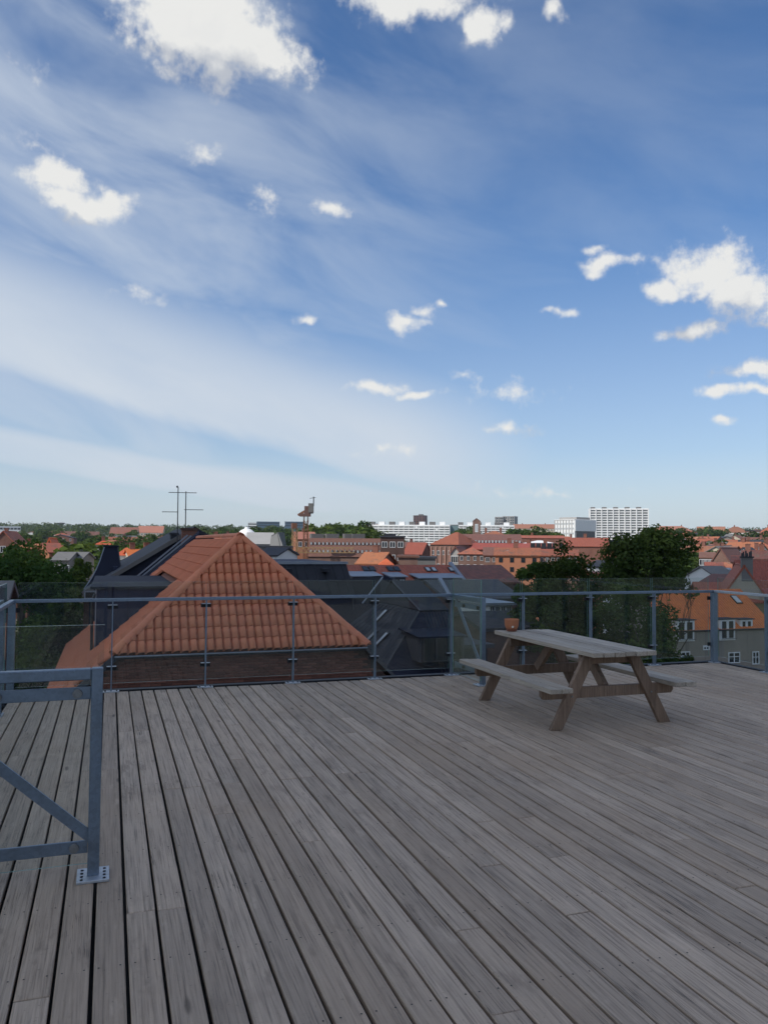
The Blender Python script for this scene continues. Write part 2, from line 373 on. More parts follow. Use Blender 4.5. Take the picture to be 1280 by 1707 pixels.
def leaf_mat(name, a, c, lit, trans=.3):
    m, t, b = pr(name); t.n.remove(b)
    out = [n for n in t.n if n.type == 'OUTPUT_MATERIAL'][0]
    ge = t.n.new('ShaderNodeNewGeometry'); oi = t.n.new('ShaderNodeObjectInfo')
    wn = t.n.new('ShaderNodeTexWhiteNoise'); wn.noise_dimensions = '1D'; t.put(wn.inputs['W'], ge.outputs['Random Per Island'])
    tc = t.n.new('ShaderNodeTexCoord')
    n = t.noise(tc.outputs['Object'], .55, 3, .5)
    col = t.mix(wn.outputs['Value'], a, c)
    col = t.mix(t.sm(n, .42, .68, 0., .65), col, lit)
    hs = t.n.new('ShaderNodeHueSaturation'); t.put(hs.inputs['Color'], col)
    t.put(hs.inputs['Value'], t.lin(oi.outputs['Random'], 0, 1, .75, 1.25)); t.put(hs.inputs['Hue'], t.lin(t.m('FRACT', t.m('MULTIPLY', oi.outputs['Random'], 5.3)), 0, 1, .485, .515))
    df = t.n.new('ShaderNodeBsdfDiffuse'); t.put(df.inputs[0], hs.outputs[0])
    tr = t.n.new('ShaderNodeBsdfTranslucent'); t.put(tr.inputs[0], t.mix(1., hs.outputs[0], (1.2, 1.25, .6), 'MULTIPLY'))
    mx = t.n.new('ShaderNodeMixShader'); mx.inputs[0].default_value = trans
    t.l.new(df.outputs[0], mx.inputs[1]); t.l.new(tr.outputs[0], mx.inputs[2]); t.l.new(mx.outputs[0], out.inputs[0]); return m
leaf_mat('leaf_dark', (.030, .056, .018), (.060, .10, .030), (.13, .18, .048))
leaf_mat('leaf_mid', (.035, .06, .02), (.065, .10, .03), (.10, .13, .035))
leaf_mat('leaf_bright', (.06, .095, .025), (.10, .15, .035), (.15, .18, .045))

# ------------------------------------------------------------------ mesh helpers
class MB:
    def __init__(s): s.v = []; s.f = []; s.mi = []
    def poly(s, pts, mi=0):
        i = len(s.v); s.v += [tuple(p) for p in pts]; s.f.append(tuple(range(i, i+len(pts)))); s.mi.append(mi); return s
    def hexa(s, p, mi=0):
        """p: bottom ring (4) then top ring (4), bottom counter-clockwise seen from above"""
        i = len(s.v); s.v += [tuple(q) for q in p]
        for f in ((3, 2, 1, 0), (4, 5, 6, 7), (0, 1, 5, 4), (1, 2, 6, 5), (2, 3, 7, 6), (3, 0, 4, 7)):
            s.f.append(tuple(i+k for k in f)); s.mi.append(mi)
        return s
    def box(s, x0, x1, y0, y1, z0, z1, mi=0):
        return s.hexa([(x0, y0, z0), (x1, y0, z0), (x1, y1, z0), (x0, y1, z0), (x0, y0, z1), (x1, y0, z1), (x1, y1, z1), (x0, y1, z1)], mi)
    def obox(s, o, e1, e2, a0, a1, b0, b1, z0, z1, mi=0):
        o = Vector(o); q = lambda a, b, z: Vector((o.x+e1.x*a+e2.x*b, o.y+e1.y*a+e2.y*b, z))
        return s.hexa([q(a0, b0, z0), q(a1, b0, z0), q(a1, b1, z0), q(a0, b1, z0), q(a0, b0, z1), q(a1, b0, z1), q(a1, b1, z1), q(a0, b1, z1)], mi)
    def bar(s, a, b, w, h, mi=0, up=Vector((0, 0, 1))):
        """straight bar of rectangular section w (sideways) x h (along up)"""
        a = Vector(a); b = Vector(b); d = (b-a).normalized(); x = d.cross(up).normalized()*(w/2); y = x.cross(d).normalized()*(h/2)
        r = lambda p: [p-x-y, p+x-y, p+x+y, p-x+y]
        i = len(s.v); s.v += [tuple(q) for q in r(a)+r(b)]
        for f in ((0, 1, 2, 3), (7, 6, 5, 4), (0, 4, 5, 1), (1, 5, 6, 2), (2, 6, 7, 3), (3, 7, 4, 0)): s.f.append(tuple(i+k for k in f)); s.mi.append(mi)
        return s
    def tube(s, a, b, r0, r1=None, n=8, mi=0, caps=True):
        a = Vector(a); b = Vector(b); r1 = r0 if r1 is None else r1
        d = (b-a).normalized(); x = d.orthogonal().normalized(); y = d.cross(x)
        i = len(s.v)
        for p, r in ((a, r0), (b, r1)):
            for k in range(n):
                w = 2*math.pi*k/n; s.v.append(tuple(p+x*(math.cos(w)*r)+y*(math.sin(w)*r)))
        for k in range(n): s.f.append((i+k, i+(k+1) % n, i+n+(k+1) % n, i+n+k)); s.mi.append(mi)
        if caps: s.f.append(tuple(i+n-1-k for k in range(n))); s.f.append(tuple(i+n+k for k in range(n))); s.mi += [mi, mi]
        return s
    def slab(s, pts, th, mi=0, mi_side=None):
        """flat polygon (counter-clockwise seen from outside) given thickness towards its back"""
        pts = [Vector(p) for p in pts]; n = (pts[1]-pts[0]).cross(pts[2]-pts[0]).normalized()
        s.poly(pts, mi); bk = [p-n*th for p in pts]; s.poly(bk[::-1], mi if mi_side is None else mi_side)
        for k in range(len(pts)):
            a, b = k, (k+1) % len(pts); s.poly([pts[a], bk[a], bk[b], pts[b]], mi if mi_side is None else mi_side)
        return s
    def lathe(s, c, prof, n=24, mi=0):
        c = Vector(c); i = len(s.v)
        for r, z in prof:
            for k in range(n):
                w = 2*math.pi*k/n; s.v.append((c.x+r*math.cos(w), c.y+r*math.sin(w), c.z+z))
        for j in range(len(prof)-1):
            for k in range(n): s.f.append((i+j*n+k, i+j*n+(k+1) % n, i+(j+1)*n+(k+1) % n, i+(j+1)*n+k)); s.mi.append(mi)
        return s
    def mesh(s, name, mats, org=(0, 0, 0), smooth=False, bevel=0.):
        me = bpy.data.meshes.new(name); o = Vector(org)
        me.from_pydata([(v[0]-o.x, v[1]-o.y, v[2]-o.z) for v in s.v], [], s.f)
        for m in ([mats] if isinstance(mats, str) else mats): me.materials.append(MATS[m])
        me.polygons.foreach_set('material_index', s.mi)
        if bevel:
            bm = bmesh.new(); bm.from_mesh(me); bmesh.ops.remove_doubles(bm, verts=bm.verts, dist=1e-5)
            bmesh.ops.bevel(bm, geom=bm.edges[:], offset=bevel, segments=1, affect='EDGES'); bm.to_mesh(me); bm.free()
        if smooth: me.polygons.foreach_set('use_smooth', [True]*len(me.polygons))
        uvl = me.uv_layers.new(name='UVMap'); Z = Vector((0, 0, 1))
        for p in me.polygons:
            n = p.normal; u = Z.cross(n); u = u.normalized() if u.length > 1e-4 else Vector((1, 0, 0)); w = n.cross(u)
            for li in p.loop_indices:
                co = me.vertices[me.loops[li].vertex_index].co; uvl.data[li].uv = (co.dot(u), co.dot(w))
        me.update(); return me
    def build(s, name, mats, parent=None, org=None, **k):
        if parent is not None: org = tuple(parent_loc(parent))
        org = org or (0, 0, 0)
        o = link(name, s.mesh(name, mats, org, **k), parent)
        if parent is None: o.location = org
        return o
def parent_loc(p):
    v = Vector(p.location)
    while p.parent: p = p.parent; v += Vector(p.location)
    return v
def link(name, me, parent=None, loc=None, rot=None, scale=None):
    o = bpy.data.objects.new(name, me); COL.objects.link(o)
    if parent is not None: o.parent = parent
    if loc is not None: o.location = loc
    if rot is not None: o.rotation_euler = rot
    if scale is not None: o.scale = scale
    return o
def tag(o, label=None, cat=None, group=None, kind=None):
    for k, v in (('label', label), ('category', cat), ('group', group), ('kind', kind)):
        if v: o[k] = v
    return o
def thing(name, loc, label, cat, group=None):
    return tag(link(name, None, None, loc), label, cat, group)

# ------------------------------------------------------------------ the roof deck
D, X0, S = 9.372, 0.0432, 1.0091          # far railing, first post, post spacing
XL, XR = X0-S, X0+8*S                     # deck corners
GP, G0 = 0.1320, -0.4313                  # board pitch and one joint line
DY0 = -2.2
deck = MB().box(XL-.05, XR+.05, DY0, D+.02, -.30, -.085).build('deck', 'black_trim'); tag(deck, kind='structure')
def plank_mesh(w, l, th=.028, b=.0035):
    m = MB(); x = w/2; y = l/2
    ring = lambda z, i: [(-x+i, -y+i, z), (x-i, -y+i, z), (x-i, y-i, z), (-x+i, y-i, z)]
    v = ring(-th, 0)+ring(-b, 0)+ring(0, b); m.v = v
    for a in (0, 4):
        for k in range(4): m.f.append((a+k, a+(k+1) % 4, a+4+(k+1) % 4, a+4+k))
    m.f.append((8, 9, 10, 11)); m.mi = [0]*len(m.f)
    return m.mesh('plank', 'deck_wood')
rp = random.Random(5)
k0 = math.floor((XL-G0)/GP); k1 = math.ceil((XR-G0)/GP)
for k in range(k0, k1):
    xa = max(G0+GP*k, XL-.02); xb = min(G0+GP*(k+1), XR+.03)
    gap = (.0145 if k < 10 else .0130)+rp.uniform(-.003, .003)
    if xb-xa < .05: continue
    joints = []; y = DY0+(.6*rp.randint(1, 6)); 
    while y < D-.8:
        joints.append(y+rp.uniform(-.01, .01)); y += .6*rp.choice([5, 6, 6, 7])
    ys = [DY0]+joints+[D+rp.uniform(-.012, .004)]
    for a, b in zip(ys[:-1], ys[1:]):
        if b-a < .3: continue
        o = link('plank', plank_mesh(xb-xa-gap, b-a-.0065), deck, ((xa+xb)/2+rp.uniform(-.001, .001), (a+b)/2, rp.uniform(-.0022, 0)), (rp.uniform(-.0007, .0007), rp.uniform(-.008, .008), rp.uniform(-.0004, .0004)))
# screw heads over each joist: far too many to pick apart
sc_ = MB()
for k in range(k0, k1):
    for j in range(19):
        y = DY0+.15+.6*j
        for fx in (.22, .78):
            x = G0+GP*(k+fx)+rp.uniform(-.004, .004)
            if XL < x < XR and y < D-.02: sc_.poly([(x+.0042*math.cos(a), y+rp.uniform(-.006, .006)*0+.0042*math.sin(a), .0009) for a in [2*math.pi*q/7 for q in range(7)]])
tag(sc_.build('screws', 'rubber', deck), kind='stuff')
edge = MB().box(XL-.10, XR+.12, D+.03, D+.13, -.3, .012).box(XR+.045, XR+.12, DY0, D+.028, -.3, .012).box(XL-.12, XL-.055, DY0, D+.028, -.3, .012)
edge.build('edge_flashing', 'black_trim', deck)

# ------------------------------------------------------------------ railings
plate_m = None
def base_plate(parent, x, y, w=.16, l=.10, holes=True):
    m = MB().box(x-w/2, x+w/2, y-l/2, y+l/2, .0005, .012)
    o = m.build('base_plate', 'galvanised_light', parent)
    return o
def bolt(parent, p, r=.011, h=.009, axis=(0, 0, 1), mat='dark_frame', name='bolt'):
    p = Vector(p); MB().tube(p, p+Vector(axis)*h, r, r*.92, 10).build(name, mat, parent)
GZ0, GZ1 = .085, 1.195
def glass_pane(parent, a, b, n, z0=GZ0, z1=GZ1):
    """pane between ground points a and b, n: thickness direction"""
    a = Vector(a); b = Vector(b); n = Vector(n)*.010
    m = MB(); q = lambda p, z: Vector((p.x, p.y, z))
    m.hexa([q(a, z0), q(b, z0), q(b+n, z0), q(a+n, z0), q(a, z1), q(b, z1), q(b+n, z1), q(a+n, z1)])
    for i in range(6): m.mi[i] = 0 if i in (2, 4) else 1
    return m.build('glass_pane', ['rail_glass', 'glass_edge'], parent)
def post(parent, x, y, along, h=.985):
    wx, wy = (.014, .06) if along == 'x' else (.06, .014)
    MB().box(x-wx/2, x+wx/2, y-wy/2, y+wy/2, .01, h).build('post', 'galvanised', parent)
    pl = base_plate(parent, x, y, .17 if along == 'x' else .09, .09 if along == 'x' else .17)
    for s in (-1, 1):
        for q in (-1, 1):
            dx, dy = (s*.06, q*.024) if along == 'x' else (s*.024, q*.06)
            bolt(pl, (x+dx, y+dy, .0125), .009, .007)
def clamp_blocks(parent, x, y, along):
    for z in (.925, .255):
        if along == 'x': MB().box(x-.055, x+.055, y+.031, y+.048, z-.022, z+.022).box(x-.055, x+.055, y+.062, y+.07, z-.022, z+.022).build('clamp', 'rubber', parent)
        else: MB().box(x+.031, x+.048, y-.055, y+.055, z-.022, z+.022).box(x+.062, x+.07, y-.055, y+.055, z-.022, z+.022).build('clamp', 'rubber', parent)
        if along == 'x': MB().box(x-.05, x+.05, y-.012, y+.03, z+.018, z+.024).build('clamp_plate', 'galvanised_light', parent)
far_rail = thing('glass_railing', (X0+4*S, D, 0), 'long blue-grey steel and glass railing along the far edge of the deck', 'railing')
for i in range(0, 9):
    x = X0+S*i
    if i < 8: post(far_rail, x, D, 'x'); clamp_blocks(far_rail, x, D, 'x')
MB().box(XL-.02, XR+.02, D-.022, D+.022, .985, 1.02).build('top_rail', 'galvanised', far_rail, bevel=.003)
for i in range(-1, 8):
    xa = X0+S*i; xb = xa+S
    glass_pane(far_rail, (xa+(.05 if i == -1 else .012), D+.05, 0), (xb-(.05 if i == 7 else .012), D+.05, 0), (0, 1, 0))
for x, nm in ((XL, 'corner_post'), (XR, 'corner_post')):
    MB().box(x-.036, x+.036, D-.036, D+.036, .011, .984).build(nm, 'galvanised', far_rail, bevel=.003)
    pl = base_plate(far_rail, x, D, .17, .17)
    for sx in (-1, 1):
        for sy in (-1, 1): bolt(pl, (x+sx*.062, D+sy*.062, .0125), .009, .007)
    for z in (.905, .255):
        MB().box(x-.075, x+.075, D+.037, D+.049, z-.025, z+.025).build('clamp', 'rubber', far_rail)
right_rail = thing('glass_railing', (XR, D-3, 0), 'steel and glass railing running forward from the corner post beyond the picnic table', 'railing')
for i in range(1, 11):
    y = D-.97*i; post(right_rail, XR, y, 'y'); clamp_blocks(right_rail, XR, y, 'y')
MB().box(XR-.022, XR+.022, DY0, D-.024, .986, 1.021).build('top_rail', 'galvanised_light', right_rail, bevel=.003)
for i in range(0, 11):
    glass_pane(right_rail, (XR+.05, D-.97*i-.02, 0), (XR+.05, D-.97*(i+1)+.012, 0), (1, 0, 0))
left_rail = thing('glass_railing', (XL, D-3, 0), 'steel and glass railing running forward from the corner above the street', 'railing')
for i in range(1, 11):
    y = D-.97*i; post(left_rail, XL, y, 'y')
MB().box(XL-.024, XL+.024, DY0, D-.024, .986, 1.021).build('top_rail', 'galvanised', left_rail, bevel=.003)
for i in range(0, 11):
    glass_pane(left_rail, (XL-.06, D-.97*i-.02, 0), (XL-.06, D-.97*(i+1)+.012, 0), (1, 0, 0))

def wing(label, P, Q, glass_side, name='barrier_panel'):
    """short braced glass barrier: free post at P, fixed end at Q"""
    P = Vector(P); Q = Vector(Q); d = (Q-P); L = d.length; d.normalize(); n = Vector(glass_side)
    t = thing(name, P, label, 'barrier')
    ax = d if True else None
    o = lambda a, b, z: P+d*a+n*b+Vector((0, 0, z))
    hw = .027
    m = MB().obox(P, d, n, -hw, hw, -hw, hw, .012, 1.018); m.build('post', 'galvanised', t, bevel=.004)
    m = MB().obox(P, d, n, hw+.0005, L-.03, -hw+.002, hw-.002, .962, 1.016); m.build('top_rail', 'galvanised', t, bevel=.004)
    pl = MB().obox(P, d, n, -.075, .075, -.085, .085, .0005, .014).build('base_plate', 'galvanised_light', t, bevel=.002)
    for sa in (-1, 1):
        for b in (-.066, -.026, .014, .054): bolt(pl, o(sa*.052, b, .0142), .0075, .003, mat='rubber')  # dark discs standing in for open holes in the plate
    for z, nm in ((.895, 'glass_clamp_bar'), (.150, 'glass_clamp_bar')):
        br = MB().obox(P, d, n, .0275 if z > .5 else .029, L-.03, -.004, .008, z-.030, z+.030).build(nm, 'galvanised', t, bevel=.002)
        k = .09
        while k < L-.03:
            p = o(k, -.0042, z); MB().tube(p, p-n*.016, .024, .022, 18).build('glass_clamp_bolt', 'bolt_steel', br)
            p = o(k, .0085, z); MB().tube(p, p+n*.018, .022, .022, 12).build('spacer', 'rubber', br)
            k += .36
    MB().bar(o(.012, .0, .19), o(L-.05, .0, .955), .014, .050, up=Vector((0, 0, 1)) if abs(d.z) < .9 else n).build('diagonal_brace', 'galvanised', t)
    a = o(-.03, .03, 0); b = o(L-.05, .03, 0)
    glass_pane(t, a, b, n, .055, 1.225)
    return t
wing('near braced steel barrier with clamped glass, foot plate bolted to the boards', (-.046, 4.259, 0), (XL, 4.259, 0), (0, 1, 0))
wing('short braced glass barrier standing out from the far railing behind the picnic table', (4.14, 8.60, 0), (4.10, D-.03, 0), (-1, 0, 0))

# ------------------------------------------------------------------ picnic table
CX, TY0, TY1 = 4.35, 6.13, 8.04
table = thing('picnic_table', (CX, (TY0+TY1)/2, 0), 'weathered grey wooden picnic table with attached benches', 'picnic table')
def tboard(name, xa, xb, ya, yb, z1, th, mat='table_wood', parent=table, j=.004):
    c = ((xa+xb)/2, (ya+yb)/2, z1)
    m = MB().box(xa-c[0], xb-c[0], ya-c[1], yb-c[1], -th, 0)
    me = m.mesh(name, mat, bevel=j)
    return link(name, me, parent, (c[0]-CX, c[1]-(TY0+TY1)/2, z1), (rp.uniform(-.001, .001), rp.uniform(-.006, .006), 0))
for i in range(6):
    a = CX-.335+i*.112
    tboard('tabletop_board', a, a+.104, TY0+rp.uniform(-.008, .008), TY1+rp.uniform(-.01, .01), .697+rp.uniform(-.002, .002), .042)
for s in (-1, 1):
    for i in range(2):
        a = CX+s*.645-.115+i*.118
        tboard('bench_board', a, a+.110, TY0+rp.uniform(-.01, .01), TY1+rp.uniform(-.01, .01), .402+rp.uniform(-.002, .002), .042)
def leg_mesh(x0, x1, y, zt, th=.045, w=.105):
    """slanted plank leg from foot x0 on the ground to x1 at height zt, cut level at both ends"""
    m = MB(); sl = (x1-x0)/zt; hw = w/2/math.cos(math.atan(sl))
    m.hexa([(x0-hw, y-th/2, 0), (x0+hw, y-th/2, 0), (x0+hw, y+th/2, 0), (x0-hw, y+th/2, 0), (x1-hw, y-th/2, zt), (x1+hw, y-th/2, zt), (x1+hw, y+th/2, zt), (x1-hw, y+th/2, zt)])
    return m
for y, s2 in ((6.36, 1), (7.80, -1)):
    for s in (-1, 1):
        lg = leg_mesh(CX+s*.575, CX+s*.225, y, .651).build('leg', 'leg_wood', table, bevel=.004)
        p = Vector((CX+s*.42, y-.023, .29)); MB().tube(p, p+Vector((0, -.008, 0)), .009, .008, 8).build('bolt', 'bolt_steel', lg)
    m = MB(); yb = y+s2*.047
    z0, z1 = .262, .358; L = .70
    for e in (0,):
        pts = [(CX-L, z1), (CX-L, z0+.03), (CX-L+.025, z0), (CX+L-.025, z0), (CX+L, z0+.03), (CX+L, z1)]
        fr = [Vector((x, yb-.0225, z)) for x, z in pts]; m.slab(fr, .045)
    m.build('cross_beam', 'leg_wood', table)
    m = MB().box(CX-.30, CX+.30, yb-.022, yb+.022, .562, .653); m.build('top_batten', 'leg_wood', table, bevel=.004)
for s2, ya, yb in ((1, 6.43, 6.78), (-1, 7.73, 7.38)):
    MB().bar((CX-.0, ya+.03*s2, .33), (CX-.0, yb, .64), .045, .09).build('brace', 'leg_wood', table)
PX, PY = 4.165, 7.93
pot = thing('flower_pot', (PX, PY, .698), 'small terracotta flower pot on a saucer at the far corner of the table', 'pot')
MB().lathe((PX, PY, .700), [(0, .0), (.050, .0), (.058, .006), (.060, .026), (.052, .027), (.0, .022)]).build('saucer', 'terracotta_dark', pot, smooth=False)
MB().lathe((PX, PY, .7225), [(0, 0), (.052, 0), (.066, .014), (.0745, .040), (.079, .098), (.0805, .108), (.074, .109), (.071, .10), (.064, .045), (0, .04)]).build('pot_body', 'terracotta', pot, smooth=True)
u = (EYEP-Vector((PX, PY, .75))); u.z = 0; u.normalize()
c0 = Vector((PX, PY, .752))+u*.0755+Vector((.012, -.002, 0))
MB().tube(c0-u*.004, c0+u*.0022, .013, .011, 14).build('lime_spot', 'lime_spot', pot)

# ------------------------------------------------------------------ terrain
TER = [(0, -15), (120, -15), (250, -13), (450, -8), (700, 0), (1000, 8), (1500, 20), (2000, 26), (2350, 27)]
def ground_z(x, y):
    r = math.hypot(x, y)
    return float(np.interp(r, [a for a, _ in TER], [b for _, b in TER]))
def terrain():
    rs = [0, 40, 80, 120, 180, 250, 350, 450, 570, 700, 850, 1000, 1250, 1500, 1750, 2000, 2350]; n = 72
    m = MB(); m.v.append((0, 0, -15))
    for r in rs[1:]:
        for k in range(n):
            a = 2*math.pi*k/n; x, y = r*math.sin(a), r*math.cos(a); m.v.append((x, y, ground_z(x, y)))
    for k in range(n): m.f.append((0, 1+(k+1) % n, 1+k))
    for j in range(len(rs)-2):
        for k in range(n): a = 1+j*n; m.f.append((a+k, a+(k+1) % n, a+n+(k+1) % n, a+n+k))
    m.mi = [0]*len(m.f)
    return tag(m.build('ground', 'ground', smooth=True), kind='structure')
terrain()
# the building that carries the deck
MB().box(XL-.05, XR+.05, DY0-14, D+.02, -15.5, -.31).build('terrace_building', 'brick_dark')
tag(bpy.data.objects['terrace_building'], 'brick building under the timber roof deck', 'building')

# ------------------------------------------------------------------ generic town house
def window_meshes():
    out = {}
    for nm, fr, pane in (('w', 'white_paint', 'window_dark'), ('d', 'dark_frame', 'window_dark'), ('p', 'white_paint', 'window_pale'), ('s', 'dark_frame', 'window_pale')):
        m = MB(); t = .07
        m.box(-.5, .5, -.04, .03, -.5, -.5+t, 0).box(-.5, .5, -.04, .03, .5-t, .5, 0).box(-.5, -.5+t, -.04, .03, -.5+t, .5-t, 0).box(.5-t, .5, -.04, .03, -.5+t, .5-t, 0)
        m.box(-.035, .035, -.035, .03, -.5+t, .5-t, 0).box(-.5+t, -.036, -.01, .03, -.5+t, .5-t, 1).box(.036, .5-t, -.01, .03, -.5+t, .5-t, 1)
        out[nm] = m.mesh('window', [fr, pane])
    return out
WIN = window_meshes()
def put_window(parent, p, ang, w, h, kind='w', name='window'):
    return link(name, WIN[kind], parent, Vector(p)-parent_loc(parent), (0, 0, ang), (w, 1, h))
def zpix(y, x, p):
    """height at which the sight line (x, y) passes over ground point p's distance"""
    s = sight(x, y); k = math.hypot(p.x, p.y)/math.hypot(s.x, s.y); return EYE+s.z*k
def house(label, x0, x1, ye, yr, d, depth=9., roof='side', rot=0., wall='brick_red', roofm='tile_orange', rows=0, cols=0, win='w', ws=(1.1, 1.4),
          chim=0, name='brick_house', cat='house', group=None, aligned=False, zb=None, over=.25, drop=.7, step=2.9, rowz=None, chmat='brick_red'):
    xc = (x0+x1)/2
    if aligned:
        A = onY(x0, ye, d); B = onY(x1, ye, d); e1 = Vector((1, 0, 0)); e2 = Vector((0, 1, 0)); w = B.x-A.x; O = Vector((A.x, d, 0))
    else:
        c = at(xc, ye, d); b = math.atan2(c.x, c.y)+rad(rot)
        e1 = Vector((math.cos(b), -math.sin(b), 0)); e2 = Vector((math.sin(b), math.cos(b), 0)); w = (x1-x0)/FPX*d/max(.5, math.cos(rad(rot)))*math.hypot(1, (xc-640)/FPX)**.5
        O = Vector((c.x, c.y, 0))-e1*(w/2)
    mid = O+e1*(w/2)
    ze = zpix(ye, xc, mid)
    rp_ = mid+e2*(depth/2 if roof in ('side', 'hip') else 0)
    zr = zpix(yr, xc, rp_)
    if zr < ze+.15: zr = ze+.15
    if roof == 'flat' and zr-ze > .6: ze = zr-.35
    zb = min(ground_z(mid.x, mid.y)-1, ze-3) if zb is None else zb
    t = thing(name, (mid.x, mid.y, zb), label, cat, group)
    P = lambda a, b, z: Vector((O.x+e1.x*a+e2.x*b, O.y+e1.y*a+e2.y*b, z))
    m = MB().obox(O, e1, e2, 0, w, 0, depth, zb, ze)
    r = MB(); th = .18; o = over
    if roof == 'side':
        m.poly([P(0, depth, ze), P(0, 0, ze), P(0, depth/2, zr-.05)]); m.poly([P(w, 0, ze), P(w, depth, ze), P(w, depth/2, zr-.05)])
        dz = (zr-ze)/(depth/2)*o
        r.slab([P(-o, -o, ze-dz+.1), P(w+o, -o, ze-dz+.1), P(w+o, depth/2, zr+.1), P(-o, depth/2, zr+.1)], th)
        r.slab([P(w+o, depth+o, ze-dz+.1), P(-o, depth+o, ze-dz+.1), P(-o, depth/2, zr+.1), P(w+o, depth/2, zr+.1)], th)
    elif roof == 'front':
        m.poly([P(0, 0, ze), P(w, 0, ze), P(w/2, 0, zr-.05)]); m.poly([P(w, depth, ze), P(0, depth, ze), P(w/2, depth, zr-.05)])
        dz = (zr-ze)/(w/2)*o
        r.slab([P(-o, depth+o, ze-dz+.1), P(-o, -o, ze-dz+.1), P(w/2, -o, zr+.1), P(w/2, depth+o, zr+.1)], th)
        r.slab([P(w+o, -o, ze-dz+.1), P(w+o, depth+o, ze-dz+.1), P(w/2, depth+o, zr+.1), P(w/2, -o, zr+.1)], th)
    elif roof == 'hip':
        k = min(depth/2, w*.45)
        a, b, c_, d_ = P(-o, -o, ze), P(w+o, -o, ze), P(w+o, depth+o, ze), P(-o, depth+o, ze); f, g = P(k, depth/2, zr), P(w-k, depth/2, zr)
        r.poly([a, b, g, f]).poly([b, c_, g]).poly([c_, d_, f, g]).poly([d_, a, f]).poly([d_, c_, b, a])
    else:
        r.obox(O, e1, e2, -o, w+o, -o, depth+o, ze+.002, zr)
    m.build('wall', wall, t); ro = r.build('roof', roofm, t)
    if chim == 0 and roof in ('side', 'hip') and name in ('brick_house', 'town_house', 'row_house') and w > 5: chim = 1+int(x0*7+ye*3) % 2
    ang = math.atan2(e1.y, e1.x)
    for i in range(rows):
        z = ze-drop-ws[1]/2-i*step
        for j in range(cols):
            put_window(t, P(w*(j+.5)/cols, -.02, z), ang, ws[0], ws[1], win)
    for i in range(chim):
        a = w*(i+.5)/chim + w*.1*((i*37) % 5-2)/5; b = depth*.5 if roof != 'front' else depth*(.3+.4*i)
        zc = zr if roof in ('side', 'hip') else (zr-.4)
        MB().obox(O, e1, e2, a-.4, a+.4, b-.3, b+.3, zc-1.2, zc+1.0).obox(O, e1, e2, a-.46, a+.46, b-.36, b+.36, zc+1.002, zc+1.12).build('chimney', chmat, t if roof in ('flat',) else ro)
    return t, O, e1, e2, w, ze, zr

# ------------------------------------------------------------------ half-hipped house with clay pantiles, just beyond the deck
YG = 19.5; RX, RZ, RYA, RYB = 3.32, 1.77, 21.9, 33.0
XA, ZA = .20, -.925; XB = 6.12
KL = (RZ-ZA)/(RX-XA); KR = (RZ-ZA)/(XB-RX)
XLE = -1.38; ZLE = RZ-(RX-XLE)*KL; XRE = 7.6; ZRE = RZ-(XRE-RX)*KR
hip = thing('tiled_house', (RX, YG+6, -15), 'half-hipped brick house with terracotta pantile roof just beyond the railing', 'house')
HO = Vector((RX, YG+6, -15))
w = MB().box(-1.12, 7.32, YG+.16, RYB, -15.5, -2.28)
w.poly([(-1.12, YG+.16, -2.28), (7.32, YG+.16, -2.28), (7.32, YG+.16, ZRE+.02), (XB, YG+.16, ZA-.12), (XA, YG+.16, ZA-.12), (-1.12, YG+.16, ZLE+.02)])
w.build('gable_wall', 'brick_dark', hip)
u = MB()   # roof boarding under the tiles
u.poly([(XA, YG+.06, ZA-.05), (XB, YG+.06, ZA-.05), (RX, RYA, RZ-.06)])
u.poly([(XA, YG+.06, ZA-.05), (RX, RYA, RZ-.06), (RX, RYB, RZ-.06), (XLE, RYB, ZLE-.05), (XLE, YG+.06, ZLE-.05)])
u.poly([(XB, YG+.06, ZA-.05), (XRE, YG+.06, ZRE-.05), (XRE, RYB, ZRE-.05), (RX, RYB, RZ-.06), (RX, RYA, RZ-.06)])
u.build('roof_boarding', 'terracotta_dark', hip)
MB().slab([(XB, YG+.02, ZA), (XRE, YG+.02, ZRE), (XRE, RYB, ZRE), (RX, RYB, RZ), (RX, RYA, RZ)], .03).build('east_roof_slope', 'tile_red', hip)
TW, TC = .1967, .336
def pantile():
    n = 9; us = [-.06, .10, .17, .23, .34, .56, .80, .93, .97]
    prof = [0, 0, .020, .052, .066, .076, .084, .080, .0]
    m = MB(); rows = [(-.045, .036), (.385, .002)]
    for y, dz in rows:
        for q, z in zip(us, prof): m.v.append(((q-.5)*TW, y, z+dz))
    for q, z in zip(us, prof): m.v.append(((q-.5)*TW, -.043, z+.036-.026))
    for i in range(n-1):
        m.f.append((i, i+1, n+i+1, n+i)); m.f.append((2*n+i, 2*n+i+1, i+1, i))
    m.mi = [0]*len(m.f); return m
PT = pantile(); PTM = PT.mesh('roof_tile', 'pantile', smooth=False)
for i, p in enumerate(PTM.polygons): p.use_smooth = (i % 2 == 0)
def cap_mesh(L=.40, r0=.125, r1=.105, n=9):
    m = MB()
    for y, r in ((-.03, r0), (L, r1)):
        for k in range(n):
            a = math.pi*(k/(n-1)); m.v.append((-math.cos(a)*r, y, math.sin(a)*r*.9))
    for k in range(n): a = math.pi*(k/(n-1)); m.v.append((-math.cos(a)*(r0-.022), -.029, math.sin(a)*(r0-.022)*.9))
    for k in range(n-1): m.f.append((k+1, k, n+k, n+k+1)); m.f.append((2*n+k+1, 2*n+k, k, k+1))
    m.f = [f[::-1] for f in m.f]; m.mi = [0]*len(m.f); return m.mesh('ridge_tile', 'pantile', smooth=False)
CAP = cap_mesh()
def frame3(e1, s, n, p):
    M4 = Matrix((e1, s, n)).transposed().to_4x4(); M4.translation = p; return M4
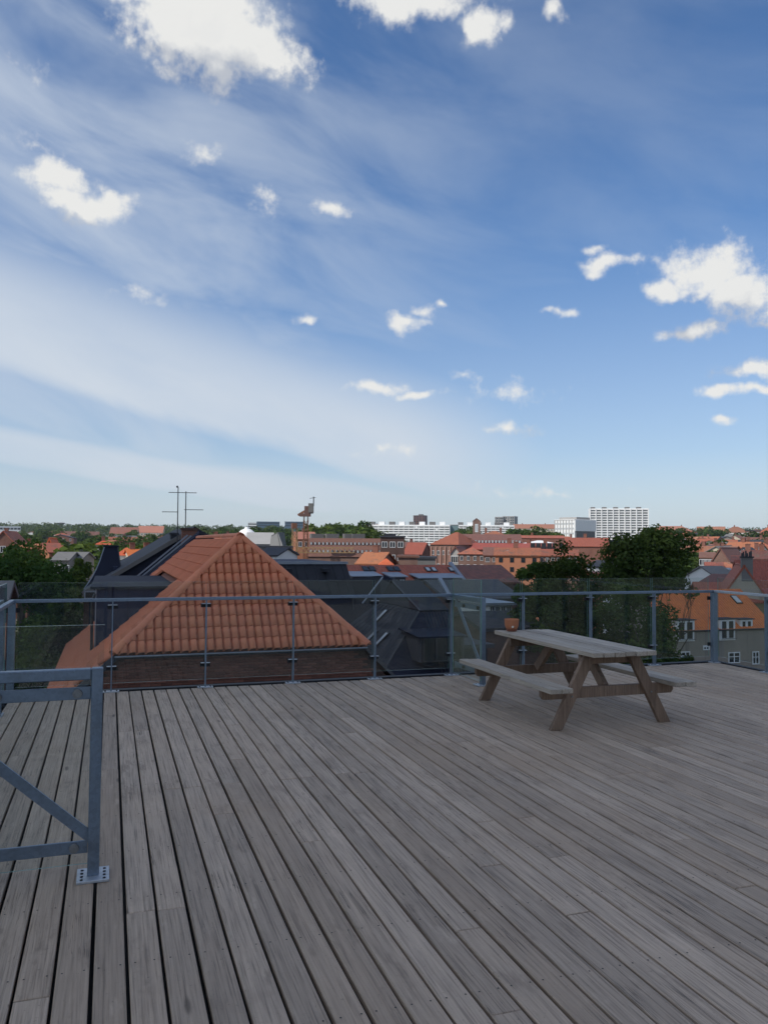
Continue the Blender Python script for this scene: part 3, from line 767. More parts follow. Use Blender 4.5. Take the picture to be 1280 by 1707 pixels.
def place(name, me, M4, parent):
    o = link(name, me, parent); o.matrix_local = Matrix.Translation(-parent_loc(parent)) @ M4; return o
def clipped(M4, planes):
    bm = bmesh.new(); bm.from_mesh(PTM); bm.transform(M4)
    for co, no in planes:
        bmesh.ops.bisect_plane(bm, geom=bm.verts[:]+bm.edges[:]+bm.faces[:], plane_co=co, plane_no=no, clear_outer=True)
    bm.transform(M4.inverted()); nf = len(bm.faces)
    me = bpy.data.meshes.new('roof_tile'); bm.to_mesh(me); bm.free(); me.materials.append(MATS['pantile']); return me if nf else None
rt = random.Random(3)
# hip end facing the deck
sv = Vector((0, RYA-YG, RZ-ZA)); SL = sv.length; sv.normalize(); e1 = Vector((1, 0, 0)); nv = e1.cross(sv)
lo = Vector((XA, YG, 0)); hp = Vector((RX, RYA, 0)); ro_ = Vector((XB, YG, 0))
nL = Vector((-(RYA-YG), RX-XA, 0)).normalized(); nR = Vector((RYA-YG, XB-RX, 0)).normalized()
ntile = 0
for j in range(int(SL/TC)+1):
    v = j*TC
    for i in range(-1, 32):
        xx = XA+.03+(i+.5)*TW
        p = Vector((xx, YG, ZA))+sv*v+nv*.012
        M4 = frame3(e1, sv, nv, p+Vector((0, 0, rt.uniform(-.004, .004)))) @ Matrix.Rotation(rt.uniform(-.012, .012), 4, 'Z')
        cs = [M4 @ Vector(q) for q in ((-.1, 0, 0), (.12, 0, 0), (-.1, .36, 0), (.12, .36, 0))]
        dl = [(c-lo).dot(nL) for c in cs]; dr = [(c-ro_).dot(nR) for c in cs]
        if min(dl) > 0 or min(dr) > 0: continue
        if max(dl) < 0 and max(dr) < 0: me = PTM
        else: me = clipped(M4, [(lo, nL), (ro_, nR)])
        if me is None: continue
        place('roof_tile', me, M4, hip); ntile += 1
# west slope (seen at a raking angle): nearest tiles single, the rest one mass
DX0, DX1, DYA, DYB, DZT = -.34, 1.62, 23.5, 31.0, .34      # zinc dormer footprint
s2 = Vector((1, 0, KL)).normalized(); e2_ = Vector((0, -1, 0)); n2 = e2_.cross(s2)
SL2 = math.hypot(RX-XLE, RZ-ZLE)
cand = []
for j in range(int(SL2/TC)+1):
    for i in range(int((RYB-YG)/TW)):
        y = YG+.10+(i+.5)*TW; p = Vector((XLE, y, ZLE))+s2*(j*TC)+n2*.012
        top = p+s2*.36
        if top.x > RX+.08: continue
        if DYA-.05 < y < DYB+.05 and p.x > DX0-.25 and p.x < DX1+.05: continue
        M4 = frame3(e2_, s2, n2, p) @ Matrix.Rotation(rt.uniform(-.01, .01), 4, 'Z')
        cs = [M4 @ Vector(q) for q in ((-.1, 0, 0), (.12, 0, 0), (-.1, .36, 0), (.12, .36, 0))]
        dl = [-(c-lo).dot(nL) for c in cs]
        if min(dl) > 0: continue
        cand.append((y, M4, max(dl) > 0))
cand.sort(key=lambda c: c[0]); mass = MB(); nf = len(PT.v)
for q, (y, M4, cut) in enumerate(cand):
    if cut:
        me = clipped(M4, [(lo, -nL)])
        if me and ntile < 295: place('roof_tile', me, M4, hip); ntile += 1
    elif ntile < 295: place('roof_tile', PTM, M4, hip); ntile += 1
    else:
        b = len(mass.v); mass.v += [tuple(M4 @ Vector(c)) for c in PT.v]; mass.f += [tuple(b+k for k in f) for f in PT.f]; mass.mi += PT.mi
tag(mass.build('roof_tiling', 'pantile', hip), kind='stuff')
def caps(a, b, step=.345):
    a = Vector(a); b = Vector(b); d = b-a; L = d.length; d.normalize()
    x = d.cross(Vector((0, 0, 1))).normalized(); z = x.cross(d)
    k = 0.
    while k < L-.22:
        place('ridge_tile', CAP, frame3(x, d, z, a+d*k+Vector((0, 0, rt.uniform(-.004, .004)))) @ Matrix.Rotation(.055, 4, 'X') @ Matrix.Rotation(rt.uniform(-.02, .02), 4, 'Z'), hip); k += step
up6 = Vector((0, 0, .035))
caps(Vector((XA-.06, YG-.03, ZA))+up6, Vector((RX, RYA, RZ))+up6); caps(Vector((XB+.05, YG-.03, ZA))+up6, Vector((RX, RYA, RZ))+up6)
caps(Vector((RX, RYA-.1, RZ+.03)), Vector((RX, RYB-.05, RZ+.03)))
# eaves strip, verges, gutter
MB().box(XA-.02, XB+.04, YG-.03, YG+.155, ZA-.115, ZA-.055).build('eaves_board', 'felt_black', hip)
MB().tube((XA-.05, YG-.055, ZA-.055), (XB+.06, YG-.055, ZA-.045), .022, n=8).build('eaves_flashing', 'zinc_pale', hip)
MB().bar((XA-.02, YG+.03, ZA-.07), (XLE, YG+.03, ZLE-.06), .10, .13).build('verge_board', 'slate', hip)
MB().bar((XB+.02, YG+.03, ZA-.05), (XRE, YG+.03, ZRE-.04), .10, .07).build('verge_board', 'slate_light', hip)
for k in range(1, 4):
    MB().bar(Vector((XA-.05, YG+.03+.10*k, ZA-.05))+n2*.085, Vector((XLE, YG+.03+.10*k, ZLE-.05))+n2*.085, .014, .01).build('verge_trim', 'terracotta_dark', hip)
MB().tube((XLE-.06, YG, ZLE-.06), (XLE-.06, RYB, ZLE-.06), .075, n=10).build('gutter', 'zinc_pale', hip)
# single bricks of the gable below the hip, as far as the deck edge lets one see them
BRM = MB().box(-.115, .115, -.012, .03, -.029, .029).mesh('brick', 'brick_piece', bevel=.003)
MB().poly([(XA-.55, YG+.152, -1.78), (XB+.6, YG+.152, -1.78), (XB+.02, YG+.152, ZA-.12), (XA-.02, YG+.152, ZA-.12)]).build('mortar_bed', 'mortar', hip)
nb = 0
for j in range(11):
    z = ZA-.155-j*.0672
    xa = XA+.02-(ZA-.10-z)/KL; xb = XB-.02+(ZA-.10-z)/KR
    i0 = math.ceil((xa+.12)/.24); i1 = math.floor((xb-.12)/.24)
    for i in range(i0, i1):
        x = i*.24+(.12 if j % 2 else 0)
        if x-.115 < xa or x+.115 > xb or nb >= 298: continue
        link('brick', BRM, hip, Vector((x, YG+.148+rt.uniform(-.003, .002), z))-HO, (0, 0, rt.uniform(-.006, .006))); nb += 1
# zinc dormer on the west slope
dm = MB().box(DX0, DX1+.2, DYA, DYB, -1.75, DZT)
do = dm.build('dormer', 'zinc_blue', hip)
MB().box(DX0-.14, DX1+.32, DYA-.06, DYB+.1, DZT+.002, DZT+.07).build('dormer_roof', 'zinc_dark', do)
for k in range(1, 5): MB().box(DX0+.42*k, DX0+.42*k+.018, DYA-.014, DYA-.001, -1.7+.30*k, DZT).build('standing_seam', 'zinc_dark', do)
MB().box(DX0-.012, DX0+.02, DYA-.02, DYA-.001, -1.40, DZT).build('corner_trim', 'zinc_pale', do)
MB().tube((DX0-.08, DYA-.06, -1.50), (DX0-.08, DYA-.06, .05), .04, n=8).tube((DX0-.08, DYA-.06, .05), (DX0+.02, DYA+.05, .28), .04, n=8).build('downpipe', 'pipe_black', do)
MB().box(DX0-.20, DX0+.12, DYA-.12, DYA+.05, -1.56, -1.50).build('flashing', 'zinc_pale', do)

# ------------------------------------------------------------------ fire wall, slate house, turret, chimneys and aerials behind it
a = onY(331, 887, 33.3); b = onY(232, 972, 33.3)
fwall = thing('fire_wall', (2.0, 33.3, -15), 'dark blue zinc-capped fire wall rising past the end of the tiled ridge', 'wall')
MB().slab([a, b, b-Vector((0, 0, 1.0)), a-Vector((0, 0, .62))], -.35).build('parapet', 'zinc_blue', fwall)
MB().bar(a+Vector((.05, .17, .03)), b+Vector((0, .17, .03)), .46, .05).build('coping', 'zinc_dark', fwall)
for k, (q1, q2) in enumerate((((319, 893), (228, 968)), ((313, 892), (222, 966)))):
    MB().bar(onY(*q1, 33.9), onY(*q2, 33.9), .05, .06).build('ladder_rail', 'zinc_pale', fwall)
sh = thing('slate_house', (2, 36, -15), 'dark slate gabled house stepping up behind the tiled roof', 'house')
a = onY(138, 986, 35.0); b = onY(304, 889, 35.0); sl = (b.z-a.z)/(b.x-a.x); pk = Vector((b.x+.5, 35, b.z+.5*sl))
MB().slab([a, Vector((pk.x, 35, pk.z)), Vector((pk.x, 47, pk.z)), Vector((a.x, 47, a.z))][::-1] if False else [Vector((a.x, 47, a.z)), a, pk, Vector((pk.x, 47, pk.z))], .16).build('roof', 'slate', sh)
MB().slab([pk, Vector((pk.x+5, 35, pk.z-5*sl)), Vector((pk.x+5, 47, pk.z-5*sl)), Vector((pk.x, 47, pk.z))], .16).build('roof', 'slate', sh)
MB().bar(a-Vector((0, .02, .10)), pk-Vector((0, .02, .10)), .08, .17).build('verge_board', 'grey_roof', sh)
MB().poly([(a.x+.25, 35.12, -15), (pk.x+4.8, 35.12, -15), (pk.x+4.8, 35.12, pk.z-4.9*sl), (pk.x, 35.12, pk.z-.14), (a.x+.25, 35.12, a.z)]).build('gable_wall', 'zinc_dark', sh)
MB().box(a.x+.3, a.x+.4, 35.2, 46.8, -15, a.z-.1).build('west_wall', 'brick_dark', sh)
q = onY(154, 993, 34.5)
wf = MB().box(q.x-.32, q.x+.34, 34.9, 35.1, q.z-.17, q.z+.17).build('window', 'zinc_pale', sh)
MB().box(q.x-.27, q.x+.29, 34.88, 34.899, q.z-.11, q.z+.11).build('pane', 'window_dark', wf)
tur = thing('roof_turret', (0, 39, -15), 'steep dark zinc turret roof with a flat top and flared foot', 'turret')
prof = [(140, 212, 982), (152, 207, 965), (160, 203, 950), (166, 200, 936), (170.5, 198, 922), (174, 196.5, 912)]
rings = []
for (xl, xr, y) in prof:
    l = onY(xl, y, 38.); r = onY(xr, y, 38.); h = (r.x-l.x)/2; cx = (l.x+r.x)/2
    cy = 38+ (onY(212, 982, 38).x-onY(140, 982, 38).x)/2
    rings.append([(l.x, cy-h, l.z), (r.x, cy-h, l.z), (r.x, cy+h, l.z), (l.x, cy+h, l.z)])
m = MB(); m.v = [p for r in rings for p in r]
for j in range(len(rings)-1):
    for k in range(4): m.f.append((j*4+k, j*4+(k+1) % 4, j*4+4+(k+1) % 4, j*4+4+k))
m.f.append(tuple(len(m.v)-4+k for k in range(4))); m.mi = [0]*len(m.f); m.build('spire', 'zinc_dark', tur)
for c in (0, 1):
    for j in range(len(rings)-1): MB().bar(Vector(rings[j][c])+Vector((0, -.015, 0)), Vector(rings[j+1][c])+Vector((0, -.015, 0)), .045, .04, up=Vector((0, 1, 0))).build('hip_trim', 'zinc_pale' if c == 0 else 'slate_light', tur)
q = rings[-1]; MB().box(q[0][0]-.06, q[1][0]+.06, q[0][1]-.06, q[2][1]+.06, q[0][2]+.001, q[0][2]+.07).build('cap', 'zinc_dark', tur)
q = onY(192, 950, 37.6); MB().box(q.x-.09, q.x+.09, 37.55, 38.2, q.z-.2, q.z+.14).build('vent', 'zinc_blue', tur)
MB().box(rings[0][0][0], rings[0][1][0], rings[0][0][1], rings[0][2][1], -15, rings[0][0][2]-.01).build('tower_wall', 'brick_dark', tur)
def chimney(label, xl, xr, yt, yb, Y, mat, name='chimney'):
    l = onY(xl, yt, Y); r = onY(xr, yt, Y); b = onY(xl, yb, Y); t = thing(name, ((l.x+r.x)/2, Y, b.z-1), label, 'chimney')
    MB().box(l.x, r.x, Y, Y+.6, b.z-1, l.z-.09).build('stack', mat, t)
    MB().box(l.x-.05, r.x+.05, Y-.05, Y+.65, l.z-.089, l.z).build('cap', 'brick_dark' if 'brick' in mat else mat, t); return t
chimney('square red brick chimney beside the television aerials', 304, 329, 880, 906, 34.3, 'brick_red')
chimney('slim dark slate-clad chimney left of the brick one', 285, 296, 888, 904, 35.5, 'slate')
def aerial(label, x, yt, yb, Y, booms, r=.022):
    p = onY(x, yb, Y); q = onY(x, yt, Y); t = thing('tv_aerial', p-Vector((0, 0, .6)), label, 'aerial')
    MB().tube(p-Vector((0, 0, .6)), Vector((p.x, Y, q.z)), r, r*.85, 8).build('mast', 'dark_frame', t)
    for (xa, xb, y, ne) in booms:
        A = onY(xa, y, Y); B = onY(xb, y, Y); A.z = B.z = (A.z+B.z)/2; A.y = Y-.03; B.y = Y-.22
        bo = MB().tube(A, B, .013, n=6).build('boom', 'dark_frame', t)
        for k in range(ne):
            c = A.lerp(B, (k+.5)/ne); h = .10+.12*(k/ne); MB().tube(c+Vector((-.01, -h, .012)), c+Vector((.01, h, .012)), .006, n=5).build('element', 'dark_frame', bo)
    return t, p, q
t1, p, q = aerial('taller aerial mast with a knob on top and one low side arm', 295.5, 812, 902, 34.0, [(270, 296, 853.5, 6)])
MB().lathe((q.x, 34.0, q.z-.02), [(0, 0), (.035, 0), (.04, .05), (.02, .08), (0, .085)], 10).build('knob', 'dark_frame', t1)
aerial('shorter aerial mast with two crosswise arms above the brick chimney', 309, 819, 884, 34.6, [(281, 327, 821.5, 9), (307, 338, 850, 7)])

# ------------------------------------------------------------------ black mansard house
bk = thing('black_house', (7, 42, -15), 'black seamed mansard roof with pale ridge flashing right of the tiled hip', 'house')
l = onY(430, 990, 38.); r = onY(592, 992, 38.); t_l = onY(430, 940, 39.4); t_r = onY(577, 939.5, 39.4)
l.x = t_l.x = 4.2; t_l.z = t_r.z; l.z = r.z
MB().slab([l, r, t_r, t_l], .12).build('roof_front', 'felt_black', bk)
MB().slab([r, Vector((r.x, 50, r.z)), Vector((t_r.x, 48.6, t_r.z)), t_r], .12).build('roof_side', 'felt_black', bk)
MB().box(l.x, t_r.x, 39.45, 48.6, t_r.z-.1, t_r.z+.04).build('flat_roof', 'zinc_blue', bk)
MB().box(l.x, t_r.x+.06, 39.28, 39.44, t_r.z-.03, t_r.z+.10).build('ridge_flashing', 'zinc_pale', bk)
for k in range(15):
    f = (k+.5)/15; x = l.x+(r.x-l.x)*f; x2 = l.x+(t_r.x-l.x)*f
    MB().bar((x, 37.99, r.z+.02), (x2, 39.33, t_r.z-.02), .025, .03).build('standing_seam', 'slate', bk)
for px in (480, 543):
    q = onY(px, 951, 38.75); MB().box(q.x-.16, q.x+.16, 38.55, 39.3, q.z-.07, q.z+.09).build('roof_vent', 'felt_black', bk)
MB().box(l.x, r.x-.05, 38.15, 49.8, -15, r.z-.1).build('wall', 'zinc_blue', bk)
MB().tube((l.x, 37.95, r.z-.08), (r.x+.05, 37.95, r.z-.08), .06, n=8).build('gutter', 'zinc_pale', bk)
MB().tube((r.x-.1, 38.05, -6), (r.x-.1, 38.05, r.z-.1), .05, n=8).build('downpipe', 'slate_light', bk)

# ------------------------------------------------------------------ slate mansard with dormer window
mn = thing('slate_mansard', (11, 33, -15), 'dark slate mansard roof with a dormer window beyond the glass', 'house')
H0 = onY(634, 1128, 28.); H1 = onY(700, 1017, 30.); XE = 12.9
bz = H0.z; tz = H1.z
P_ = lambda x, y, z: Vector((x, y, z))
MB().slab([P_(H0.x, 28, bz), P_(XE, 28, bz), P_(XE, 30, tz), P_(H1.x, 30, tz)], .1).build('front_slope', 'zinc_dark', mn)
lsl = MB().slab([P_(H0.x, 37, bz), P_(H0.x, 28, bz), P_(H1.x, 30, tz), P_(H1.x, 35, tz)], .1).build('west_slope', 'slate', mn)  # lighter than the front slope: its brighter lighting is put into the material
MB().bar(P_(H0.x, 28, bz), P_(H1.x, 30, tz), .06, .05).build('hip_trim', 'slate_light', mn)
for k in range(1, 9):
    f = k/9; x_ = H1.x+(XE-H1.x)*f; MB().bar(P_(x_, 27.995, bz), P_(x_, 29.995, tz), .03, .03).build('standing_seam', 'slate', mn)
for k in range(1, 12):
    f = k/12; MB().bar(P_(H0.x-.005, 28+8.8*f, bz), P_(H1.x-.005, 30+4.9*f, tz), .03, .025).build('standing_seam', 'slate_light', mn)
ra = onY(652, 968, 33.); rb = onY(790, 968, 33.); rb.z = ra.z; ra.y = rb.y = 33
MB().slab([P_(H1.x-.08, 29.9, tz), P_(XE, 29.9, tz), P_(XE, 33, ra.z), P_(ra.x, 33, ra.z)], .08).build('upper_front_slope', 'felt_black', mn)
MB().slab([P_(H1.x-.08, 35.1, tz), P_(H1.x-.08, 29.9, tz), P_(ra.x, 33, ra.z)], .08).build('upper_west_slope', 'slate_light', mn)
MB().slab([P_(XE, 36, tz), P_(H1.x-.08, 35.1, tz), P_(ra.x, 33, ra.z), P_(XE, 33, ra.z)], .08).build('upper_back_slope', 'felt_black', mn)
MB().box(H0.x+.1, XE, 28.1, 37, -15, bz-.05).build('wall', 'brick_dark', mn)
MB().bar(onY(733, 965, 32.6), onY(748, 992, 30.6), .16, .12).build('flashing', 'zinc_pale', mn)
MB().bar(onY(640, 962, 33.2), onY(652, 968, 33.0), .2, .2).build('ridge_cap', 'zinc_dark', mn)
# dormer
f0 = onY(700, 1105, 27.6); f1 = onY(700, 1063, 27.6); g1 = onY(690, 1050, 29.35); xe = f0.x+1.75
do = MB().hexa([(f0.x, 27.6, f0.z), (xe, 27.6, f0.z), (xe, 29.6, f0.z), (f0.x, 29.6, f0.z), (f0.x, 27.6, f1.z), (xe, 27.6, f1.z), (xe, 29.6, g1.z), (f0.x, 29.6, g1.z)]).build('dormer', 'slate_light', mn)
MB().slab([(f0.x-.1, 27.5, f1.z+.03), (xe+.1, 27.5, f1.z+.03), (xe+.1, 29.7, g1.z+.06), (f0.x-.1, 29.7, g1.z+.06)], .06).build('dormer_roof', 'zinc_dark', do)
wf = MB()
for i in range(4):
    xx = f0.x+.12+i*(xe-f0.x-.24)/3; wf.box(xx-.04, xx+.04, 27.54, 27.598, f0.z+.06, f1.z-.06)
wf.box(f0.x+.08, xe-.08, 27.54, 27.598, f0.z+.01, f0.z+.06).box(f0.x+.08, xe-.08, 27.54, 27.598, f1.z-.06, f1.z-.01)
wf.build('window_frame', 'dark_frame', do)
for i in range(3):
    xx = f0.x+.12+i*(xe-f0.x-.24)/3; MB().box(xx+.041, xx+(xe-f0.x-.24)/3-.041, 27.57, 27.597, f0.z+.061, f1.z-.061).build('pane', 'window_dark', do)
# roof windows on the west slope
def plane_hit(x, y, p, n): s = sight(x, y); return EYEP+s*((p-EYEP).dot(n)/s.dot(n))
pn = (P_(H0.x, 28, bz)-P_(H0.x, 37, bz)).cross(P_(H1.x, 30, tz)-P_(H0.x, 37, bz)).normalized()
up_s = Vector((H1.x-H0.x, 0, tz-bz)).normalized()
for (x, y, ln) in ((637, 1028, .75), (638, 1067, .75), (622, 1061, .6)):
    c = plane_hit(x, y, P_(H0.x, 28, bz), pn)+pn*.05
    fr = MB().bar(c-up_s*ln/2, c+up_s*ln/2, .30, .05, up=pn).build('roof_window', 'dark_frame', mn)
    MB().bar(c-up_s*(ln/2-.06)+pn*.034, c+up_s*(ln/2-.06)+pn*.034, .24, .012, up=pn).build('pane', 'window_pale', fr)
# gable with white verge between the black house and the mansard
gb = thing('dark_gable', (9.5, 38, -15), 'dark felted gable with one white verge board behind the slate mansard', 'house')
a = onY(638, 962, 37.); b = onY(604, 1006, 36.2)
MB().bar(a, b, .06, .05).build('verge_board', 'zinc_pale', gb)
MB().slab([P_(b.x-1.2, 37.2, b.z-2.6), P_(a.x+.1, 37.2, b.z-2.6), P_(a.x+.4, 38.6, a.z), P_(b.x-1.2, 38.6, a.z-.25)], .1).build('roof', 'felt_black', gb)
MB().box(b.x-1.2, a.x+2.5, 37.6, 45, -15, b.z-2.6).build('wall', 'brick_dark', gb)
MB().slab([P_(a.x+.1, 37.2, b.z-2.6), P_(a.x+2.8, 37.2, b.z-2.6), P_(a.x+1.2, 38.6, a.z-.1), P_(a.x+.4, 38.6, a.z)], .1).build('roof', 'slate', gb)

# ------------------------------------------------------------------ long tiled roof with skylights, middle distance
lt, O, e1_, e2_2, w_, ze, zr = house('long red pantile roof with skylights and zinc shed dormers', 583, 783, 986, 944, 58, depth=8, wall='brick_brown', roofm='tile_red', aligned=True, name='terrace_house', over=.2)
def on_roof(x, y, Yf, ze, zr, depth):
    """point on the front slope that the sight line meets"""
    n = Vector((0, -(zr-ze), depth/2)).normalized(); return plane_hit(x, y, Vector((0, Yf, ze+.1)), n), n, Vector((0, depth/2, zr-ze)).normalized()
def skylight(parent, x, y, Yf, ze, zr, depth, w, l, pane='window_pale'):
    c, n, u = on_roof(x, y, Yf, ze, zr, depth); c = c+n*.02
    fr = MB().bar(c-u*l/2, c+u*l/2, w, .12, up=n).build('roof_window', 'dark_frame', parent)
    MB().bar(c-u*(l/2-.08)+n*.063, c+u*(l/2-.08)+n*.063, w-.14, .012, up=n).build('pane', pane, fr)
for x in (609, 620, 650, 661): skylight(lt, x, 949, 58, ze, zr, 8, .48, .78, 'window_dark')
for x in (713, 723, 752): skylight(lt, x, 950, 58, ze, zr, 8, .42, .72)
def shed_dormer(parent, xl, xr, yt, yb, Yf, ze, zr, depth, nw):
    c, n, u = on_roof((xl+xr)/2, yb, Yf, ze, zr, depth); l = onY(xl, yb, c.y-.3); r = onY(xr, yb, c.y-.3); zt = zpix(yt+4, (xl+xr)/2, c)
    d = MB().box(l.x, r.x, c.y-.3, c.y+1.8, c.z-.4, zt).build('shed_dormer', 'slate_light', parent)
    MB().hexa([(l.x-.15, c.y-.5, zt+.002), (r.x+.15, c.y-.5, zt+.002), (r.x+.15, c.y+2.2, zt+.30), (l.x-.15, c.y+2.2, zt+.30), (l.x-.15, c.y-.5, zt+.07), (r.x+.15, c.y-.5, zt+.07), (r.x+.15, c.y+2.2, zt+.38), (l.x-.15, c.y+2.2, zt+.38)]).build('dormer_roof', 'zinc_pale', d)
    for i in range(nw):
        x = l.x+(r.x-l.x)*(i+.5)/nw; put_window(d, (x, c.y-.32, (c.z+zt)/2-.1), 0, (r.x-l.x)/nw*.75, max(.2, (zt-c.z)*.8), 's')
shed_dormer(lt, 588, 634, 957, 972, 58, ze, zr, 8, 4); shed_dormer(lt, 652, 676, 958, 972, 58, ze, zr, 8, 2); shed_dormer(lt, 699, 770, 960, 974, 58, ze, zr, 8, 5)
MB().bar((O.x+w_+.05, 58, ze+.2), (O.x+w_+.05, 62, zr+.25), .3, .2).build('fire_wall_coping', 'zinc_pale', lt)
house('old mossy pantile roof at the right end of the long red roof', 785, 866, 972, 944, 58.5, depth=7, wall='brick_dark', roofm='tile_old', aligned=True, name='terrace_house', over=.1)
house('low grey slate roof in front of the mossy pantiles', 748, 872, 1000, 969, 48, depth=8, wall='brick_dark', roofm='slate_light', aligned=True, name='slate_house', over=.1)
house('small pale flat-roofed roof house with white windows behind the flower pot', 815, 852, 1009, 1006, 42, depth=4, roof='flat', wall='render_white', roofm='zinc_pale', aligned=True, rows=1, cols=4, ws=(.28, .34), drop=.06, name='roof_house', zb=-3.2)
house('dark courtyard wing below the pale roof house', 806, 900, 1047, 1022, 36, depth=5, roof='side', wall='brick_dark', roofm='felt_black', aligned=True, name='courtyard_wing')
house('dark flat-roofed courtyard block between mansard and trees', 760, 812, 1080, 1074, 34, depth=5, roof='flat', wall='zinc_dark', roofm='slate', aligned=True, name='courtyard_wing')

# ------------------------------------------------------------------ orange dormered house and grey gable at the right
YO = 52.
oh, O, e1_, e2_2, w_, ze, zr = house('orange tiled house with white dormers and grey rendered wall beyond the corner post', 1118, 1290, 1049, 986, YO, depth=7.6, wall='render_grey', roofm='tile_orange', aligned=True, name='orange_house', over=.12, cat='house')
def gdormer(x0, x1, yt, yb, french):
    l = onY(x0, yb, YO-.06); r = onY(x1, yb, YO-.06); zt = zpix(yt, (x0+x1)/2, l); Y = YO-.06 if french else YO+.10
    if not french:
        l = onY(x0, yb, Y); r = onY(x1, yb, Y); zt = zpix(yt, (x0+x1)/2, l)
    d = MB().box(l.x-.10, r.x+.10, Y, Y+2.9, l.z-.1, zt+.02).build('dormer', 'render_white', oh)
    MB().box(l.x-.2, r.x+.2, Y-.12, Y+3.2, zt+.022, zt+.10).build('dormer_roof', 'slate', d)
    n = 2; ww = (r.x-l.x)/n
    for i in range(n):
        a, b = l.x+ww*i, l.x+ww*(i+1)
        MB().box(a+.03, b-.03, Y-.045, Y-.002, l.z, l.z+.09).box(a+.03, b-.03, Y-.045, Y-.002, zt-.12, zt-.03).box(a+.03, a+.11, Y-.045, Y-.002, l.z+.09, zt-.12).box(b-.11, b-.03, Y-.045, Y-.002, l.z+.09, zt-.12).build('window_frame', 'white_paint', d)
        MB().box(a+.11, b-.11, Y-.02, Y-.003, l.z+.09, zt-.12).build('pane', 'window_dark', d)
    if french:
        g = MB().bar((l.x-.05, Y-.22, l.z+.75), (r.x+.05, Y-.22, l.z+.75), .03, .03).bar((l.x-.05, Y-.22, l.z+.06), (r.x+.05, Y-.22, l.z+.06), .03, .03)
        for i in range(11): xx = l.x-.04+(r.x-l.x+.08)*i/10; g.bar((xx, Y-.22, l.z+.06), (xx, Y-.22, l.z+.75), .014, .014, up=Vector((0, 1, 0)))
        g.build('balcony_rail', 'dark_frame', d)
gdormer(1201, 1224, 1034, 1066, True); gdormer(1129, 1156, 1036, 1068, True); gdormer(1235, 1253, 1034, 1051, False)
skylight(oh, 1227, 1000, YO, ze, zr, 7.6, .62, 1.0)
for (x0, x1, y0, y1) in ((1214, 1233, 1087, 1106), (1254, 1265, 1086, 1108), (1172, 1182, 1076, 1084), (1135, 1150, 1086, 1104), (1276, 1286, 1086, 1108)):
    a = onY(x0, y1, YO-.03); b = onY(x1, y0, YO-.03); cx = (a.x+b.x)/2; cz = (a.z+b.z)/2; wd = b.x-a.x; hh = b.z-a.z
    f = MB().box(a.x, b.x, YO-.06, YO-.002, a.z, a.z+.07).box(a.x, b.x, YO-.06, YO-.002, b.z-.07, b.z).box(a.x, a.x+.07, YO-.06, YO-.002, a.z+.07, b.z-.07).box(b.x-.07, b.x, YO-.06, YO-.002, a.z+.07, b.z-.07).box(cx-.035, cx+.035, YO-.055, YO-.002, a.z+.07, b.z-.07).box(a.x+.07, b.x-.07, YO-.05, YO-.002, cz+.05, cz+.10)
    f = f.build('window', 'white_paint', oh)
    MB().box(a.x+.06, b.x-.06, YO-.03, YO-.003, a.z+.06, b.z-.06).build('pane', 'window_dark', f)
MB().tube((O.x, YO-.1, ze-.05), (O.x+w_, YO-.1, ze-.05), .07, n=8).build('gutter', 'dark_frame', oh)
# ochre wall right of it, and the grey gable with the big chimney behind
house('ochre rendered house end right of the orange roof', 1254, 1330, 1003, 985, 61, depth=8, wall='render_ochre', roofm='tile_red', aligned=True, name='ochre_house')
gg, O, ge1, ge2, w_, ze, zr = house('grey rendered gable with a broad dark chimney beside the red roof', 1203, 1279, 1003, 943, 77, depth=9, roof='front', rot=-5, wall='render_beige', roofm='tile_red', name='grey_gable_house', over=.06)
cl = at(1236, 930, 77.); zt = cl.z; ca = (cl-O).dot(ge1)
ch = MB().obox(O, ge1, ge2, ca, ca+1.0, -.015, .9, zr-1.5, zt).build('chimney', 'concrete_dark', gg)
MB().obox(O, ge1, ge2, ca-.1, ca+1.1, -.1, 1.0, zt+.001, zt+.14).build('chimney_cap', 'dark_frame', ch)
for i in range(6):
    q = O+ge1*(ca+.08+.84*i/5)+ge2*(.2+.5*(i % 2)); MB().tube((q.x, q.y, zt+.14), (q.x, q.y, zt+.45+.12*(i % 3)), .09, .07, 8).build('chimney_pot', 'dark_frame', ch)
house('red tiled roof with two skylights behind the grey gable at the picture edge', 1256, 1370, 1008, 936, 82, depth=13, roofm='tile_red', wall='brick_red', rot=-12, name='red_roof_house')

# ------------------------------------------------------------------ cloud that shades the deck and the nearest roofs
def shade_cloud():
    bm = bmesh.new(); bmesh.ops.create_icosphere(bm, subdivisions=6, radius=1)
    for v in bm.verts:
        p = v.co.copy(); n = mnoise.fractal(p*1.6+Vector((3, 1, 7)), .9, 2., 6)
        b = abs(mnoise.noise(p*4.2+Vector((9, 4, 2)))); r = 1+.22*n+.14*b
        v.co = Vector((p.x*84*r, p.y*74*r, (p.z*45 if p.z > 0 else p.z*22)*r))
    me = bpy.data.meshes.new('clouds'); bm.to_mesh(me); bm.free(); me.materials.append(MATS['cloud_white'])
    me.polygons.foreach_set('use_smooth', [True]*len(me.polygons))
    c = link('clouds', me, None, Vector((9, 30, -5))+SUN_DIR*900); tag(c, kind='stuff')
shade_cloud()

